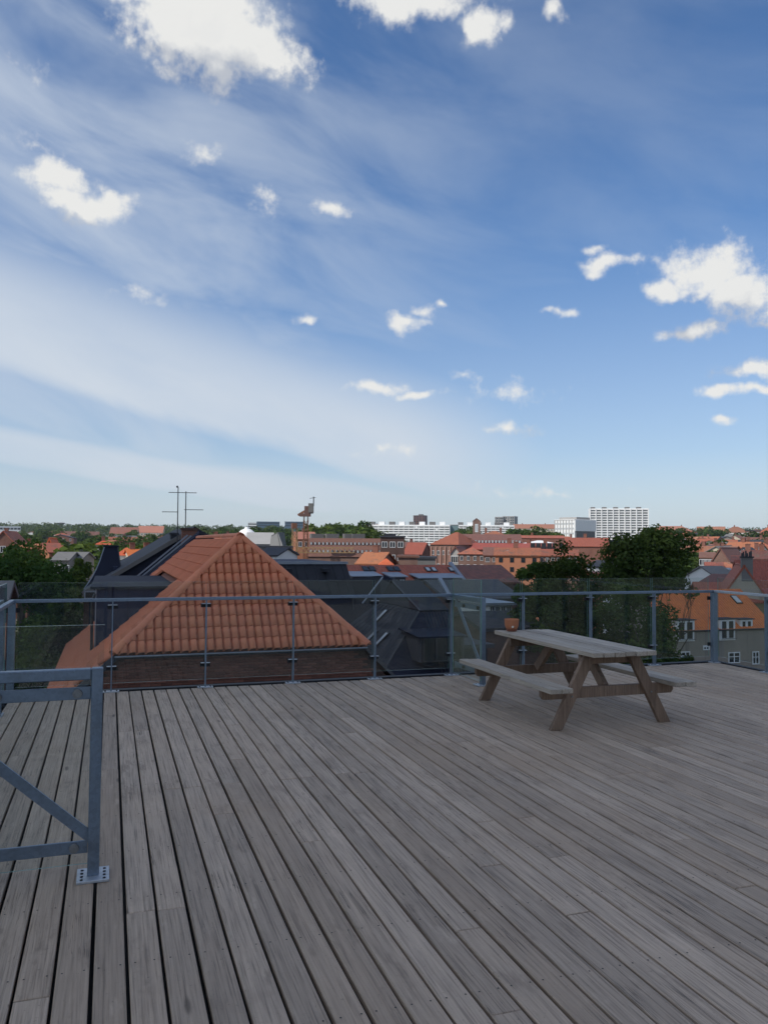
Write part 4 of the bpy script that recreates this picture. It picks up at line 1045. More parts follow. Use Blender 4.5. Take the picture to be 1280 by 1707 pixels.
# ------------------------------------------------------------------ trees
def leaf_mesh(name, centers, radii, n, size, mat, rng, shell=.55, flat=.25):
    """many leaf-sized quads spread through overlapping clumps"""
    C_ = np.array(centers); R_ = np.array(radii)
    vol = R_[:, 0]*R_[:, 1]*R_[:, 2]; pick = rng.choice(len(C_), n, p=vol/vol.sum())
    d = rng.normal(size=(n, 3)); d /= np.linalg.norm(d, axis=1)[:, None]
    rr = (shell+(1-shell)*rng.random(n)**.6)*(1+.12*rng.normal(size=n))
    P = C_[pick]+d*rr[:, None]*R_[pick]
    nrm = d*.7+rng.normal(size=(n, 3))*.6+np.array([0, 0, flat]); nrm /= np.linalg.norm(nrm, axis=1)[:, None]
    a = np.cross(nrm, rng.normal(size=(n, 3))); a /= np.linalg.norm(a, axis=1)[:, None]; b = np.cross(nrm, a)
    s = size*(.6+.8*rng.random(n))[:, None]; a *= s*.5; b *= s*.36
    bend = nrm*s*.12
    V = np.stack([P-a, P-b*.9+bend, P+a, P+b*.9+bend], 1).reshape(-1, 3)
    me = bpy.data.meshes.new(name); me.vertices.add(4*n); me.vertices.foreach_set('co', V.ravel())
    me.loops.add(4*n); me.loops.foreach_set('vertex_index', np.arange(4*n, dtype=np.int32))
    me.polygons.add(n); me.polygons.foreach_set('loop_start', np.arange(0, 4*n, 4, dtype=np.int32)); me.polygons.foreach_set('loop_total', np.full(n, 4, dtype=np.int32))
    me.materials.append(MATS[mat]); me.update(calc_edges=True); me.validate(); return me
def limbs(m, p, d, L, r, depth, rng, tips):
    q = p+d*L; m.tube(p, q, r, r*.68, 7 if depth > 1 else 5, caps=False)
    if depth == 0: tips.append(q); return
    for k in range(rng.randint(2, 3)):
        v = Vector((rng.gauss(0, 1), rng.gauss(0, 1), rng.gauss(.2, .5))).normalized()
        limbs(m, q, (d*.75+v*.62+Vector((0, 0, .12))).normalized(), L*rng.uniform(.62, .82), r*.62, depth-1, rng, tips)
def near_tree(label, x, d, ytop, wpx, hc, n, size, mat, seed, lobes=26, zbase=None, wob=1., sparse=.5):
    """one tree: x, d where it stands; crown width in sight-line pixels, hc crown height in metres"""
    rng = random.Random(seed); nr = np.random.default_rng(seed)
    top = at(x, ytop, d); gz = ground_z(top.x, top.y); base = Vector((top.x, top.y, gz)); W_ = wpx/FPX*d; H = top.z-gz
    t = thing('tree', base, label, 'tree')
    m = MB(); tips = []
    limbs(m, Vector((0, 0, 0)), Vector((rng.gauss(0, .03), rng.gauss(0, .03), 1)).normalized(), (H-hc)+hc*.15, .028*H**.9, 4, rng, tips)
    # stretch limb skeleton to the crown's box
    zs = [v[2] for v in m.v]; k = (H*.93)/max(zs); xs = max(abs(v[0]) for v in m.v); ys = max(abs(v[1]) for v in m.v)
    kx = min(1.6, W_*.45/xs); ky = min(1.6, W_*.45/ys)
    m.v = [(v[0]*kx, v[1]*ky, v[2]*k) for v in m.v]
    link('trunk', m.mesh('trunk', 'bark', smooth=True), t)
    cs, rs = [], []
    for i in range(lobes):
        while True:
            u = nr.uniform(-1, 1, 3)
            if (u**2).sum() < 1: break
        u = u/max(1e-3, np.linalg.norm(u))*np.linalg.norm(u)**.55
        s = (.5+.8*nr.random())*min(W_, hc)*.165*wob; c = (u[0]*(W_*.5-s*.8), u[1]*(W_*.5-s*.8), H-hc/2+u[2]*(hc*.5-s*.7))
        cs.append(c); rs.append((s*1.15, s*1.15, s*.85))
    link('crown', leaf_mesh('crown', cs, rs, n, size, mat, nr, shell=sparse), t)
    return t
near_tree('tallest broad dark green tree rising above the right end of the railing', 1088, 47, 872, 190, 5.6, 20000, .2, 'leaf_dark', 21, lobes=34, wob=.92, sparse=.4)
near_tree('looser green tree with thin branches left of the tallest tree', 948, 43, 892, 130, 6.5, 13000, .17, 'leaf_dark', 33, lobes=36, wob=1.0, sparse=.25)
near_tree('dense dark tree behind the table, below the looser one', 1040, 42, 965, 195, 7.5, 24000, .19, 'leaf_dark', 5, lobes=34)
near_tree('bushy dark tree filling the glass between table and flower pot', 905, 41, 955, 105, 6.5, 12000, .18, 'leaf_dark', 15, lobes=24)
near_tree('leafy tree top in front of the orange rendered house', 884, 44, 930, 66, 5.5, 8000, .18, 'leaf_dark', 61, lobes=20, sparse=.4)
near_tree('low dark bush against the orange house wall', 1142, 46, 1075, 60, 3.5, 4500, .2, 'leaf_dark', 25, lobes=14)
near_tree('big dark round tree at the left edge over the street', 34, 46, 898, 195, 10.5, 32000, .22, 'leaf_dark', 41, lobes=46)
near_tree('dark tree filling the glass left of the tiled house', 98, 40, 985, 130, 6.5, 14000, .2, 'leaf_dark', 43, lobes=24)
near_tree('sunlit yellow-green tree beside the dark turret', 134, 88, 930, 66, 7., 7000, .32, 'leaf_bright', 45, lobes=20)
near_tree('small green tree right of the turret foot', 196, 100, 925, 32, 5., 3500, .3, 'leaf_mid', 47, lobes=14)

FAR = []
for k in range(5):
    nr = np.random.default_rng(100+k); cs, rs = [], []
    for i in range(13):
        u = nr.normal(size=3); u = u/np.linalg.norm(u)*nr.random()**.4
        cs.append((u[0]*2.9, u[1]*2.9, 6.2+u[2]*2.9)); s = 1.0+nr.random()*.9; rs.append((s, s, s*.85))
    tr = MB().tube((0, 0, -.5), (.1, 0, 4), .28, .2, 6, caps=False).tube((.1, 0, 4), (.9, .4, 6.6), .17, .08, 5, caps=False).tube((.1, 0, 4), (-.8, -.5, 6.4), .16, .08, 5, caps=False)
    FAR.append([leaf_mesh('crown', cs, rs, 1500, .75, mt, nr) for mt in ('leaf_dark', 'leaf_mid', 'leaf_bright')]+[tr.mesh('trunk', 'bark')])
rf = random.Random(77)
def far_tree(x, d, ytop, label, group, tone=None, wide=1.):
    p = at(x, ytop, d); g = ground_z(p.x, p.y); h = max(4., p.z-g); s = h/9.6
    tone = rf.choice([0, 1, 1, 2]) if tone is None else tone
    label = ('dark', 'mid green', 'bright green')[tone]+label
    t = thing('tree', (p.x, p.y, g), label, 'tree', group); k = rf.choice(FAR); a = rf.uniform(0, 6.28)
    sw = s*wide if s < 1.6 else 1.6*wide
    link('trunk', k[3], t, None, (0, 0, a), (sw, sw, s)); link('crown', k[tone], t, None, (0, 0, a), (sw, sw, s))

# ------------------------------------------------------------------ the town: left of the tiled roof
house('red brick gable house at the left picture edge', -12, 22, 905, 885, 180, roof='front', depth=14, rot=12, roofm='tile_town', rows=2, cols=3, ws=(1.1, 1.5), chim=1)
house('long low orange roof behind the big dark tree', 26, 74, 916, 907, 165, depth=9, roofm='tile_town', wall='brick_red', chim=1)
house('small gabled brick house with orange front beside the dark flat roof', 76, 88, 912, 897, 160, roof='front', depth=10, wall='brick_brown', rot=8)
house('orange roofed house with a blank brick end', 84, 110, 921, 906, 150, depth=10, wall='render_orange', roofm='tile_town', rot=-14)
house('grey roofed shed pair left of the yellow-green tree', 88, 112, 934, 921, 112, depth=8, wall='render_grey', roofm='grey_roof', rows=1, cols=4, ws=(.9, 1.1), name='shed', cat='shed', rot=14)
house('second grey roofed shed behind the yellow-green tree', 111, 134, 932, 921, 116, depth=8, wall='render_grey', roofm='grey_roof', name='shed', cat='shed', rot=14)
house('dark flat-roofed hall with pale roof edge', 110, 162, 919, 916, 150, roof='flat', depth=16, wall='concrete_dark', roofm='concrete', name='hall', cat='building')
house('bright orange roof cluster left of the turret top', 160, 186, 908, 901, 210, depth=9, roof='hip', wall='render_cream', chim=1)
house('orange roof just right of the turret', 196, 226, 926, 913, 130, depth=10, roof='hip', wall='render_white', rows=1, cols=3)
house('orange roof with two chimneys between turret and slate verge', 222, 264, 936, 916, 125, depth=11, wall='render_cream', chim=2, rot=-10)
house('white flat-roofed block on the skyline at the far left', -15, 31, 883, 877, 900, roof='flat', depth=30, wall='white_panel', roofm='white_panel', rows=1, cols=9, ws=(3, 2), drop=1.5, win='d', name='block', cat='building')
house('long low brown-red row of roofs below the skyline woods', 84, 162, 893, 886, 680, depth=12, wall='brick_brown', roofm='tile_brown', name='row_house')
house('orange roofed row house left of its twin on the far slope', 184, 226, 890, 879, 760, depth=16, wall='render_cream', roofm='tile_far', rot=10, rows=1, cols=8, ws=(1.4, 1.8), name='row_house')
house('orange roofed row house left of the aerial mast on the far slope', 230, 270, 888, 877, 800, depth=16, wall='render_cream', roofm='tile_far', rot=10, rows=1, cols=8, ws=(1.4, 1.8), name='row_house')
house('low orange roof showing just over the tiled ridge', 330, 368, 899, 893, 240, depth=8, wall='render_cream', roofm='tile_town')
house('pale orange roof joined to the white hall', 354, 388, 899, 892, 250, depth=8, wall='render_white', roofm='tile_far')
wt = at(102, 871, 1450); g = ground_z(wt.x, wt.y)
tw = thing('water_tower', (wt.x, wt.y, g), 'mushroom-shaped water tower on the left skyline', 'water tower')
k = wt.z-g; MB().lathe((wt.x, wt.y, g), [(2.4, 0), (2.0, k*.55), (2.6, k*.7), (7.5, k*.93), (6.5, k*.97), (2, k), (0, k)], 16).build('bowl', 'concrete_dark', tw)
# white domed hall
dh, O, e1_, e2_2, w_, ze, zr = house('white hall with a domed roof right of the tiled apex', 392, 430, 899, 897, 330, roof='flat', depth=14, wall='white_panel', roofm='white_panel', name='domed_hall', cat='building')
c = O+e1_*(w_/2)+e2_2*7; zt = zpix(879, 409, c); z0 = zpix(896, 409, c); r = w_*.42
MB().lathe((c.x, c.y, z0), [(r, -1), (r, (zt-z0)*.25), (r*.9, (zt-z0)*.45), (r*.6, (zt-z0)*.72), (r*.25, (zt-z0)*.86), (r*.2, (zt-z0)), (0, (zt-z0)*1.06)], 20).build('dome', 'white_panel', dh)
house('low white wall wing of the domed hall', 380, 402, 900, 897, 300, roof='flat', depth=8, wall='white_panel', roofm='white_panel', name='hall_wing', cat='building')
house('grey flat-roofed hall beside the white dome', 412, 456, 907, 888, 320, roof='side', depth=26, wall='concrete_dark', roofm='concrete', name='hall', cat='building')
w1 = thing('wedge_building', at(468, 905, 280)*1., 'pale concrete wedge-shaped building left of the cranes', 'building'); w1.location.z = -14
p0, p1, p2, p3, p4, p5 = at(450, 908, 280), at(471, 908, 280), at(463, 887, 280), at(452, 893, 280), at(480, 907, 296), at(474, 888, 296)
z_ = Vector((0, 0, -4)); bk_ = FW*14
MB().slab([p0+z_, p1+z_, p1, p2, p3, p0], .3).build('front_wall', 'concrete', w1)
MB().slab([p1+z_, p4+z_, p5, p2], .3).build('side_wall', 'concrete_dark', w1)
MB().slab([p3, p2, p5, p3+bk_], .3).build('roof', 'concrete_dark', w1)
for (x0, x1, yt, mt, lb) in ((414, 432, 871, 'white_panel', 'pale block at the left of the blue slabs on the skyline'), (428, 466, 869.5, 'blue_block', 'long blue-grey slab block on the skyline left of the crane'), (475, 508, 869.5, 'blue_block', 'blue-grey slab block on the skyline behind the crane')):
    house(lb, x0, x1, yt+1.2, yt, 1150, roof='flat', depth=20, wall=mt, roofm=mt, rows=2, cols=10, ws=(2.2, 1.6), drop=1.2, step=3.4, win='d', name='slab_block', cat='building')
house('orange rendered block behind the crane mast', 495, 528, 899, 887, 230, depth=12, wall='render_orange', roofm='tile_far', rows=1, cols=3, rot=-8)
house('black roofed house with a white gable end right of the hip', 428, 460, 926, 914, 95, depth=9, wall='render_white', roofm='slate', rot=18)
house('low orange roof left of the crane foot', 460, 480, 926, 920, 130, depth=8, wall='brick_red')
house('dark flat roof under the domed hall', 424, 486, 915, 910, 170, depth=9, roof='flat', wall='concrete_dark', roofm='slate', name='hall', cat='building')

def crane(label, x0, x1, yt, yb, d, mat, jib=True):
    a = at(x0, yb, d); b = at(x1, yb, d); cx = (a+b)/2; w = (b-a).length; zt = at((x0+x1)/2, yt, d).z; z0 = ground_z(cx.x, cx.y)
    t = thing('tower_crane', (cx.x, cx.y, z0), label, 'crane'); m = MB(); h = w/2
    cn = [Vector((cx.x+sx*h, cx.y+sy*h, 0)) for sx, sy in ((-1, -1), (1, -1), (1, 1), (-1, 1))]
    for c in cn: m.bar(Vector((c.x, c.y, z0)), Vector((c.x, c.y, zt)), .13, .13, up=Vector((0, 1, 0)))
    z = z0+6; s = w*1.05; i = 0
    while z+s < zt:
        for k in range(4):
            p, q = cn[k], cn[(k+1) % 4]; p, q = (p, q) if i % 2 else (q, p)
            m.bar(Vector((p.x, p.y, z)), Vector((q.x, q.y, z+s)), .08, .08); m.bar(Vector((p.x, p.y, z)), Vector((q.x, q.y, z)), .07, .07)
        z += s; i += 1
    m.build('mast', mat, t)
    if jib:
        r = Vector((RT.x, RT.y, 0)).normalized(); f = Vector((-r.y, r.x, 0)); o = Vector((cx.x, cx.y, 0))
        MB().obox(o, r, f, -h-1.0, h+.6, -h-.3, h+.3, zt, zt+.7).obox(o, r, f, -h+.1, h+1.2, -h, h, zt+.71, zt+2.4).build('slewing_unit', 'brown_panel', t)
        MB().obox(o, r, f, h+.2, h+1.3, -1.4, .1, zt+.9, zt+3.0).build('cab', 'concrete_dark', t)
        MB().bar(o+r*(-h-1.4)+Vector((0, 0, zt+.3)), o+r*.3+Vector((0, 0, zt+1.6)), .4, .5).build('counterweight', 'crane_orange', t)
        MB().tube(o+r*1.7+Vector((0, 0, zt+2.4)), o+r*1.7+Vector((0, 0, zt+4.6)), .12, n=6).bar(o+r*.8+Vector((0, 0, zt+4.2)), o+r*2.2+Vector((0, 0, zt+4.4)), .1, .1).build('mast_head', 'dark_frame', t)
    return t
crane('tall rust-orange tower crane with a dark cab on top', 506, 512.5, 861, 930, 185, 'crane_orange')
crane('shorter yellow-orange crane mast section left of the tall crane', 487, 494.5, 880, 930, 180, 'crane_yellow', jib=False)
q = at(487, 872, 180); 
MB().box(q.x-.1, q.x+1.0, q.y-.5, q.y+.5, at(490, 881, 180).z, q.z).build('crane_top_unit', 'crane_orange', None, org=(q.x, q.y, at(490, 881, 180).z)); tag(bpy.data.objects['crane_top_unit'], 'orange slewing unit on the shorter crane mast', 'crane unit')
cj = thing('crane_jib', at(495, 921, 178), 'yellow lattice crane jib lying level above the black roof', 'crane jib')
m = MB()
A, B = at(494, 921, 178), at(590, 921.5, 178)
for dz, dy in ((0, -.5), (0, .5), (1.1, 0)):
    m.bar(A+Vector((0, dy, dz)), B+Vector((0, dy, dz)), .18, .18)
for k in range(12):
    a, b = A.lerp(B, k/12), A.lerp(B, (k+.5)/12); c = A.lerp(B, (k+1)/12); m.bar(a+Vector((0, -.5, 0)), b+Vector((0, 0, 1.1)), .1, .1); m.bar(b+Vector((0, 0, 1.1)), c+Vector((0, -.5, 0)), .1, .1)
m.build('jib_lattice', 'crane_yellow', cj)

# ------------------------------------------------------------------ the town: centre
def slope_windows(t, O, e1, e2, w, ze, zr, depth, n, frac, ww, hh, kind='p', name='roof_dormer'):
    ang = math.atan2(e1.y, e1.x)
    for i in range(n):
        p = O+e1*(w*(i+.5)/n)+e2*(depth/2*frac-.25); z = ze+(zr-ze)*frac+.1
        d = MB().obox(p, e1, e2, -ww/2-.06, ww/2+.06, .05, 1.2, z-.3, z+hh+.12).build(name, 'slate', t)
        put_window(d, Vector((p.x, p.y, z+hh/2+.05))+e2*.03, ang, ww, hh, kind)
r = house('long brown mansard-roofed warehouse with two rows of small white dormers', 514, 636, 928, 898, 190, depth=15, wall='brick_brown', roofm='tile_brown', name='warehouse', cat='building')
slope_windows(*r[:7], 15, 17, .18, .36, .6); slope_windows(*r[:7], 15, 18, .62, .36, .55)
for x in (528, 553, 583, 596):
    p = at(x, 896, 200); MB().box(p.x-1.6, p.x+1.6, p.y-1, p.y+1, p.z-3, p.z+.9).build('roof_plant', 'concrete_dark', r[0])
r = house('dark brick stair tower at the end of the brown warehouse', 634, 674, 934, 893, 180, depth=12, roof='flat', wall='brick_dark', roofm='slate', rows=3, cols=3, ws=(1.3, 1.3), drop=1.0, name='stair_tower', cat='building')
house('black roof plant room above the dark stair tower', 642, 658, 893, 890, 184, depth=6, roof='flat', wall='felt_black', roofm='felt_black', name='plant_room', cat='building', zb=-1)
house('orange roofed house in front of the warehouse with a skylit gable', 594, 632, 940, 921, 120, depth=9, wall='brick_red', roofm='tile_town', rot=18, chim=1)
house('small orange roof left of the brown garden wall house', 633, 654, 942, 931, 112, depth=7, roof='hip', wall='brick_red')
house('brown flat brick house below the stair tower', 664, 696, 945, 926, 125, depth=8, roof='flat', wall='brick_brown', roofm='tile_brown')
house('red roofed gable house with dormers right of the stair tower', 672, 702, 924, 905, 205, depth=10, wall='brick_red', roofm='tile_red', rows=1, cols=4, ws=(.9, 1.1), rot=16)
house('brown pitched roof with dark ridge behind the red gable house', 674, 716, 912, 904, 260, depth=12, wall='brick_brown', roofm='tile_brown', rot=-15)
house('dark green-black hedge-like flat block below the curved building', 694, 726, 944, 928, 140, depth=8, roof='flat', wall='concrete_dark', roofm='slate', name='shed', cat='shed')
# curved red brick block: end pavilion and long wing
r = house('tall red brick corner block with pale pilasters and a barrel roof', 717, 763, 908, 887, 165, depth=16, roof='hip', wall='brick_brown', roofm='tile_red', rows=4, cols=5, ws=(.55, .9), drop=1.2, step=2.7, name='corner_block', cat='building', rot=20)
for i in range(6):
    MB().obox(r[1], r[2], r[3], r[4]*i/6+.2, r[4]*i/6+.42, -.25, -.002, r[5]-14, r[5]-.4).build('pilaster', 'render_pink', r[0])
r = house('long dark red tiled wing running right from the brick corner block', 757, 868, 907, 891, 210, depth=18, wall='brick_brown', roofm='tile_brown', rows=1, cols=16, ws=(.5, .7), name='long_wing', cat='building')
slope_windows(*r[:7], 18, 20, .08, .38, .6)
r = house('brick church-like tower with a pointed top and one tall louvre', 788, 800.5, 869, 864, 262, depth=4, roof='front', wall='brick_brown', roofm='tile_brown', name='brick_tower', cat='tower', over=.1)
f = put_window(r[0], r[1]+r[2]*(r[4]/2)+Vector((0, 0, r[5]-2.2))-r[3]*.02, math.atan2(r[2].y, r[2].x), 1.0, 2.6, 'p')
house('orange hipped roof right of the brick tower', 800, 846, 893, 885, 290, depth=14, roof='hip', wall='brick_red', roofm='tile_town')
house('low orange roof strip behind the white tent', 843, 938, 897, 893, 300, depth=10, wall='brick_red', roofm='tile_town')
# white slab with balconies
def slab_block(label, x0, x1, yt, yb, d, floors, bays, rot, endmat='teal_panel'):
    t, O, e1, e2, w, ze, zr = house(label, x0, x1, yt+.6, yt, d, depth=13, roof='flat', wall='window_mid', roofm='white_panel', rot=rot, name='slab_block', cat='building', over=.3)
    zlow = zpix(yb, (x0+x1)/2, O+e1*(w/2)); hf = (ze-zlow)/floors
    for i in range(floors+2):
        z = ze-hf*i
        MB().obox(O, e1, e2, -.2, w+.2, -1.5, -.02, z-hf*.52, z-.02).build('balcony_band', 'white_panel', t)
        for j in range(bays):
            if (i*7+j*5) % 9 == 0:
                a = w*(j+.5)/bays; MB().obox(O, e1, e2, a-1.0, a+1.0, -1.3, -.01, z-hf*.98, z-hf*.53).build('infill_panel', 'white_panel' if j % 2 else 'brown_panel', t)
    for j in range(bays+1):
        a = w*j/bays; MB().obox(O, e1, e2, a-.2, a+.2, -1.35, -.015, zlow-2*hf, ze-.05).build('party_wall', 'white_panel', t)
    for j in range(0, bays, 2):
        a = w*(j+.5)/bays; MB().obox(O, e1, e2, a-2.2, a+2.2, 3, 8, zr, zr+2.6).build('roof_house', 'white_panel' if j % 4 else 'concrete_dark', t)
    MB().obox(O, e1, e2, w+.21, w+.5, -.1, 13, zlow-3*hf, ze).build('end_wall', endmat, t)
    return t
slab_block('long white slab block with balcony bands left of the green end wall', 614, 749, 875, 903, 640, 7, 16, 7)
slab_block('second white balcony slab behind the brick tower', 765, 856, 875.5, 890, 720, 4, 12, -5, 'concrete_dark')
house('plain green-grey end wall of the white slab', 749, 764, 875.5, 874.5, 645, depth=16, roof='flat', wall='teal_panel', roofm='concrete', name='end_block', cat='building')
house('orange roofed flat row peeping over the left end of the white slab', 610, 634, 879, 874.5, 760, depth=12, wall='brick_red', roofm='tile_far', name='row_house')
r = house('brown brick high-rise standing above the white slab', 689, 708, 860.5, 859, 1050, depth=14, roof='flat', wall='brown_panel', roofm='concrete_dark', rows=4, cols=4, ws=(2, 1.8), step=3., win='d', name='high_rise', cat='tower', rot=14)
MB().obox(r[1], r[2], r[3], r[4]*.4, r[4]*.75, 3, 9, r[6], r[6]+1.6).build('roof_house', 'concrete_dark', r[0])
for (x0, x1, yt, lb) in ((825, 838.5, 861.5, 'left half of the grey twin tower block on the skyline'), (838, 857, 860.5, 'right wider half of the grey twin tower block on the skyline')):
    r = house(lb, x0, x1, yt+.8, yt, 980, depth=15, roof='flat', wall='concrete', roofm='concrete', rows=4, cols=5, ws=(1.6, 1.7), step=3., win='d', name='high_rise', cat='tower', rot=16)
    for i in range(3): MB().obox(r[1], r[2], r[3], r[4]*(i+.3)/3, r[4]*(i+.6)/3, -.3, -.02, r[5]-16, r[5]).build('window_strip', 'window_mid', r[0])
r = house('long red roofed terrace on the skyline left of the white block', 856, 926, 881, 874, 800, depth=14, wall='render_cream', roofm='tile_far', rows=1, cols=14, ws=(1.4, 1.8), name='row_house')
# orange houses in the middle
house('orange hipped house with grey stepped gable at its left', 764, 808, 924, 913, 135, depth=9, roof='hip', wall='brick_brown', roofm='tile_town', rows=2, cols=4, ws=(.5, .75), drop=.3, step=1.4)
house('pale stepped gable front left of the orange hipped house', 752, 766, 920, 911, 138, depth=8, roof='front', wall='concrete', roofm='tile_brown', rows=2, cols=2, ws=(.8, 1.2), rot=10)
house('narrow brown house between two orange ones', 807, 830, 926, 913, 134, depth=9, wall='brick_brown', roofm='tile_brown', rows=2, cols=2, ws=(.7, .8), drop=.3, step=1.4)
r = house('red roofed house with a bright orange rendered front', 826, 899, 926, 914, 128, depth=9, wall='render_orange', roofm='tile_town', rows=2, cols=4, ws=(.62, .75), drop=.35, step=1.5, win='d')
for x in (846, 857): 
    c = at(x, 919, 131); MB().box(c.x-.3, c.x+.3, c.y-.3, c.y+.3, c.z-.15, c.z+.12).build('roof_window', 'window_pale', r[0])
house('brown brick house with white windows right of the orange front', 899, 962, 927, 917, 136, depth=9, wall='brick_brown', roofm='tile_town', rows=2, cols=7, ws=(.5, .75), drop=.3, step=1.4)
house('long red roof ridge behind the orange houses', 756, 880, 916, 906, 168, depth=10, wall='brick_red', roofm='tile_red', chim=2)
house('orange roof with pale gable coping behind the bright front', 850, 892, 916, 907, 172, depth=9, wall='render_cream', roofm='tile_town', rot=20)
house('broad white tent-like roof among the red ones', 862, 936, 908, 901, 230, depth=20, roof='hip', wall='white_panel', roofm='white_panel', name='white_roofed_hall', cat='building')
r = house('red roof with a row of grey zinc dormers left of the white block', 884, 938, 918, 906, 160, depth=10, wall='brick_red', roofm='tile_red'); slope_windows(*r[:7], 10, 6, .2, .8, 1.0, 'd')
house('red tiled roof below the white block', 944, 1012, 911, 897, 200, depth=14, wall='brick_red', roofm='tile_red', chim=1)
house('dark glazed stair block with a white top in front of the tower', 1009, 1032, 900, 897, 210, depth=9, roof='flat', wall='zinc_blue', roofm='white_panel', rows=2, cols=3, win='d', name='stair_block', cat='building')
house('red roofed brick house with pale windows between the trees', 1008, 1044, 930, 918, 140, depth=9, wall='brick_brown', roofm='tile_red', rows=2, cols=4, ws=(1.2, 1.5), drop=.5, step=2.8)
house('small terracotta wall block glimpsed between the two big trees', 976, 1004, 958, 955, 70, depth=4, roof='flat', wall='render_orange', roofm='tile_town', name='wall_block', cat='building')
house('white gabled house end with grey roof between the trees', 978, 1006, 945, 935, 110, depth=9, wall='render_white', roofm='slate', rot=20)
# white block and tower
t, O, e1, e2, w, ze, zr = house('white windowless hospital-like block left of the tall tower', 925, 957, 867, 866, 480, depth=20, roof='flat', wall='white_panel', roofm='white_panel', rot=38, name='white_block', cat='building')
zlow = zpix(900, 941, O)
for i in range(7):
    MB().obox(O, e1, e2, w*i/7, w*i/7+.25, -.35, -.01, zlow-4, ze).build('fin', 'concrete', t)
for i in range(5):
    for j in range(7): put_window(t, O+e1*(w*(j+.5)/7)+Vector((0, 0, ze-2.2-i*2.9))-e2*.02, math.atan2(e1.y, e1.x), 1.2, 1.2, 'p')
q = O+e1*w
MB().obox(q, e1, e2, .05, .5, 0, 20, ze-6.5, ze).build('overhang_wall', 'white_panel', t); MB().obox(q, e1, e2, .06, .4, 1, 19, zlow-4, ze-6.6).build('lower_wall', 'concrete_dark', t)  # lower side wall: this face's shade is put in as dark concrete
MB().obox(O, e1, e2, 1, w-1, 3, 16, zr, zr+1.4).build('roof_plant', 'concrete', t)
t, O, e1, e2, w, ze, zr = house('tall white gridded office tower on the right skyline', 986, 1077, 848.5, 847.8, 520, depth=16, roof='flat', wall='window_mid', roofm='white_panel', rot=-3, name='office_tower', cat='tower', over=.1)
zlow = zpix(900, 1030, O); nf_ = 14; hf = (ze-zlow)/12.5
for j in range(11): MB().obox(O, e1, e2, w*j/10-.32, w*j/10+.32, -.9, -.02, zlow-3, ze+.2).build('pier', 'white_panel', t)
for i in range(14):
    MB().obox(O, e1, e2, .33, w-.33, -.55, -.01, ze-hf*i-hf*.36, ze-hf*i).build('spandrel', 'white_panel', t)
MB().obox(O, e1, e2, -.8, -.33, -.9, 16, zlow-3, ze+.3).build('west_wall', 'white_panel', t)
for j in range(0, 10, 2): MB().obox(O, e1, e2, w*j/10+.4, w*(j+1)/10-.3, 4, 11, zr, zr+1.2).build('roof_house', 'concrete_dark', t)

# ------------------------------------------------------------------ the town: right hillside
house('long orange roof on the right skyline beside the tower', 1088, 1150, 885, 877, 700, depth=16, roof='hip', wall='brick_red', roofm='tile_far', rows=1, cols=9, ws=(1.4, 1.7))
house('orange hipped roof in front of the skyline woods at right', 1128, 1160, 894, 887, 480, depth=12, roof='hip', wall='render_cream', roofm='tile_town')
house('orange roofed terrace with a row of white windows above the dark tree', 1154, 1191, 908, 898, 300, depth=10, wall='render_cream', roofm='tile_town', rows=2, cols=8, ws=(1.0, 1.3), drop=.4)
house('orange roof right of the windowed terrace', 1191, 1207, 909, 901, 310, depth=9, wall='brick_red', roofm='tile_town', rows=1, cols=3)
house('red roofed row with small dormers below the skyline', 1207, 1240, 907, 900, 320, depth=10, wall='brick_red', roofm='tile_red', rows=1, cols=7, ws=(1.0, 1.3))
house('white villa with orange hipped roof at the right skyline', 1206, 1246, 888, 878, 560, depth=14, roof='hip', wall='render_white', roofm='tile_far', rows=2, cols=7, ws=(1.2, 1.6))
house('red roofed terrace left of the white villa on the skyline', 1164, 1206, 886, 878, 620, depth=14, wall='render_cream', roofm='tile_far', rows=1, cols=8, ws=(1.3, 1.7))
house('brown brick towers house at the right skyline', 1244, 1266, 900, 884, 420, depth=10, roof='flat', wall='brick_brown', roofm='slate', rows=3, cols=3, ws=(1.1, 1.6))
house('orange roofed white house at the right picture edge skyline', 1264, 1300, 892, 878, 440, depth=12, roof='hip', wall='render_white', roofm='tile_town', rows=2, cols=5)
house('brown gable front rising over bright roofs right of the tallest tree', 1188, 1214, 935, 913, 150, depth=12, roof='front', wall='brick_brown', roofm='tile_brown', rot=14)
house('white gable end standing alone on the right slope', 1229, 1248, 922, 913, 175, depth=9, roof='front', wall='render_white', roofm='slate', rot=12)
house('white balconied house left of the brown gable', 1168, 1190, 930, 921, 160, depth=9, wall='render_white', roofm='tile_brown', rows=2, cols=4, ws=(1.0, 1.2), drop=.3, step=2.4)
house('bright orange sunlit roof right of the tallest tree', 1178, 1202, 946, 938, 118, depth=8, wall='render_white', roofm='tile_town', rows=1, cols=3)
house('second bright orange roof beside the grey gable', 1199, 1222, 948, 938, 122, depth=8, wall='render_white', roofm='tile_town', rows=1, cols=3, rot=16)
house('white sunlit house front with small windows below the bright roofs', 1186, 1214, 958, 949, 105, depth=8, roof='flat', wall='render_white', roofm='zinc_pale', rows=2, cols=4, ws=(.8, 1.0), drop=.3, step=2.2)
house('grey roofed house with a white stair tower beside the grey gable', 1203, 1232, 966, 945, 100, depth=11, wall='render_white', roofm='grey_roof', rot=-25, rows=1, cols=4, ws=(.8, 1.1))
house('red roof with dark ribs just above the orange house', 1170, 1202, 972, 958, 88, depth=8, wall='brick_red', roofm='tile_brown', rot=20)
house('red lower roof between tree and grey gable', 1168, 1222, 992, 972, 82, depth=9, wall='brick_red', roofm='tile_red', aligned=False, rot=-6)
house('terracotta roof slope left of the broad chimney', 1222, 1240, 938, 927, 110, depth=9, wall='brick_red', roofm='tile_town')
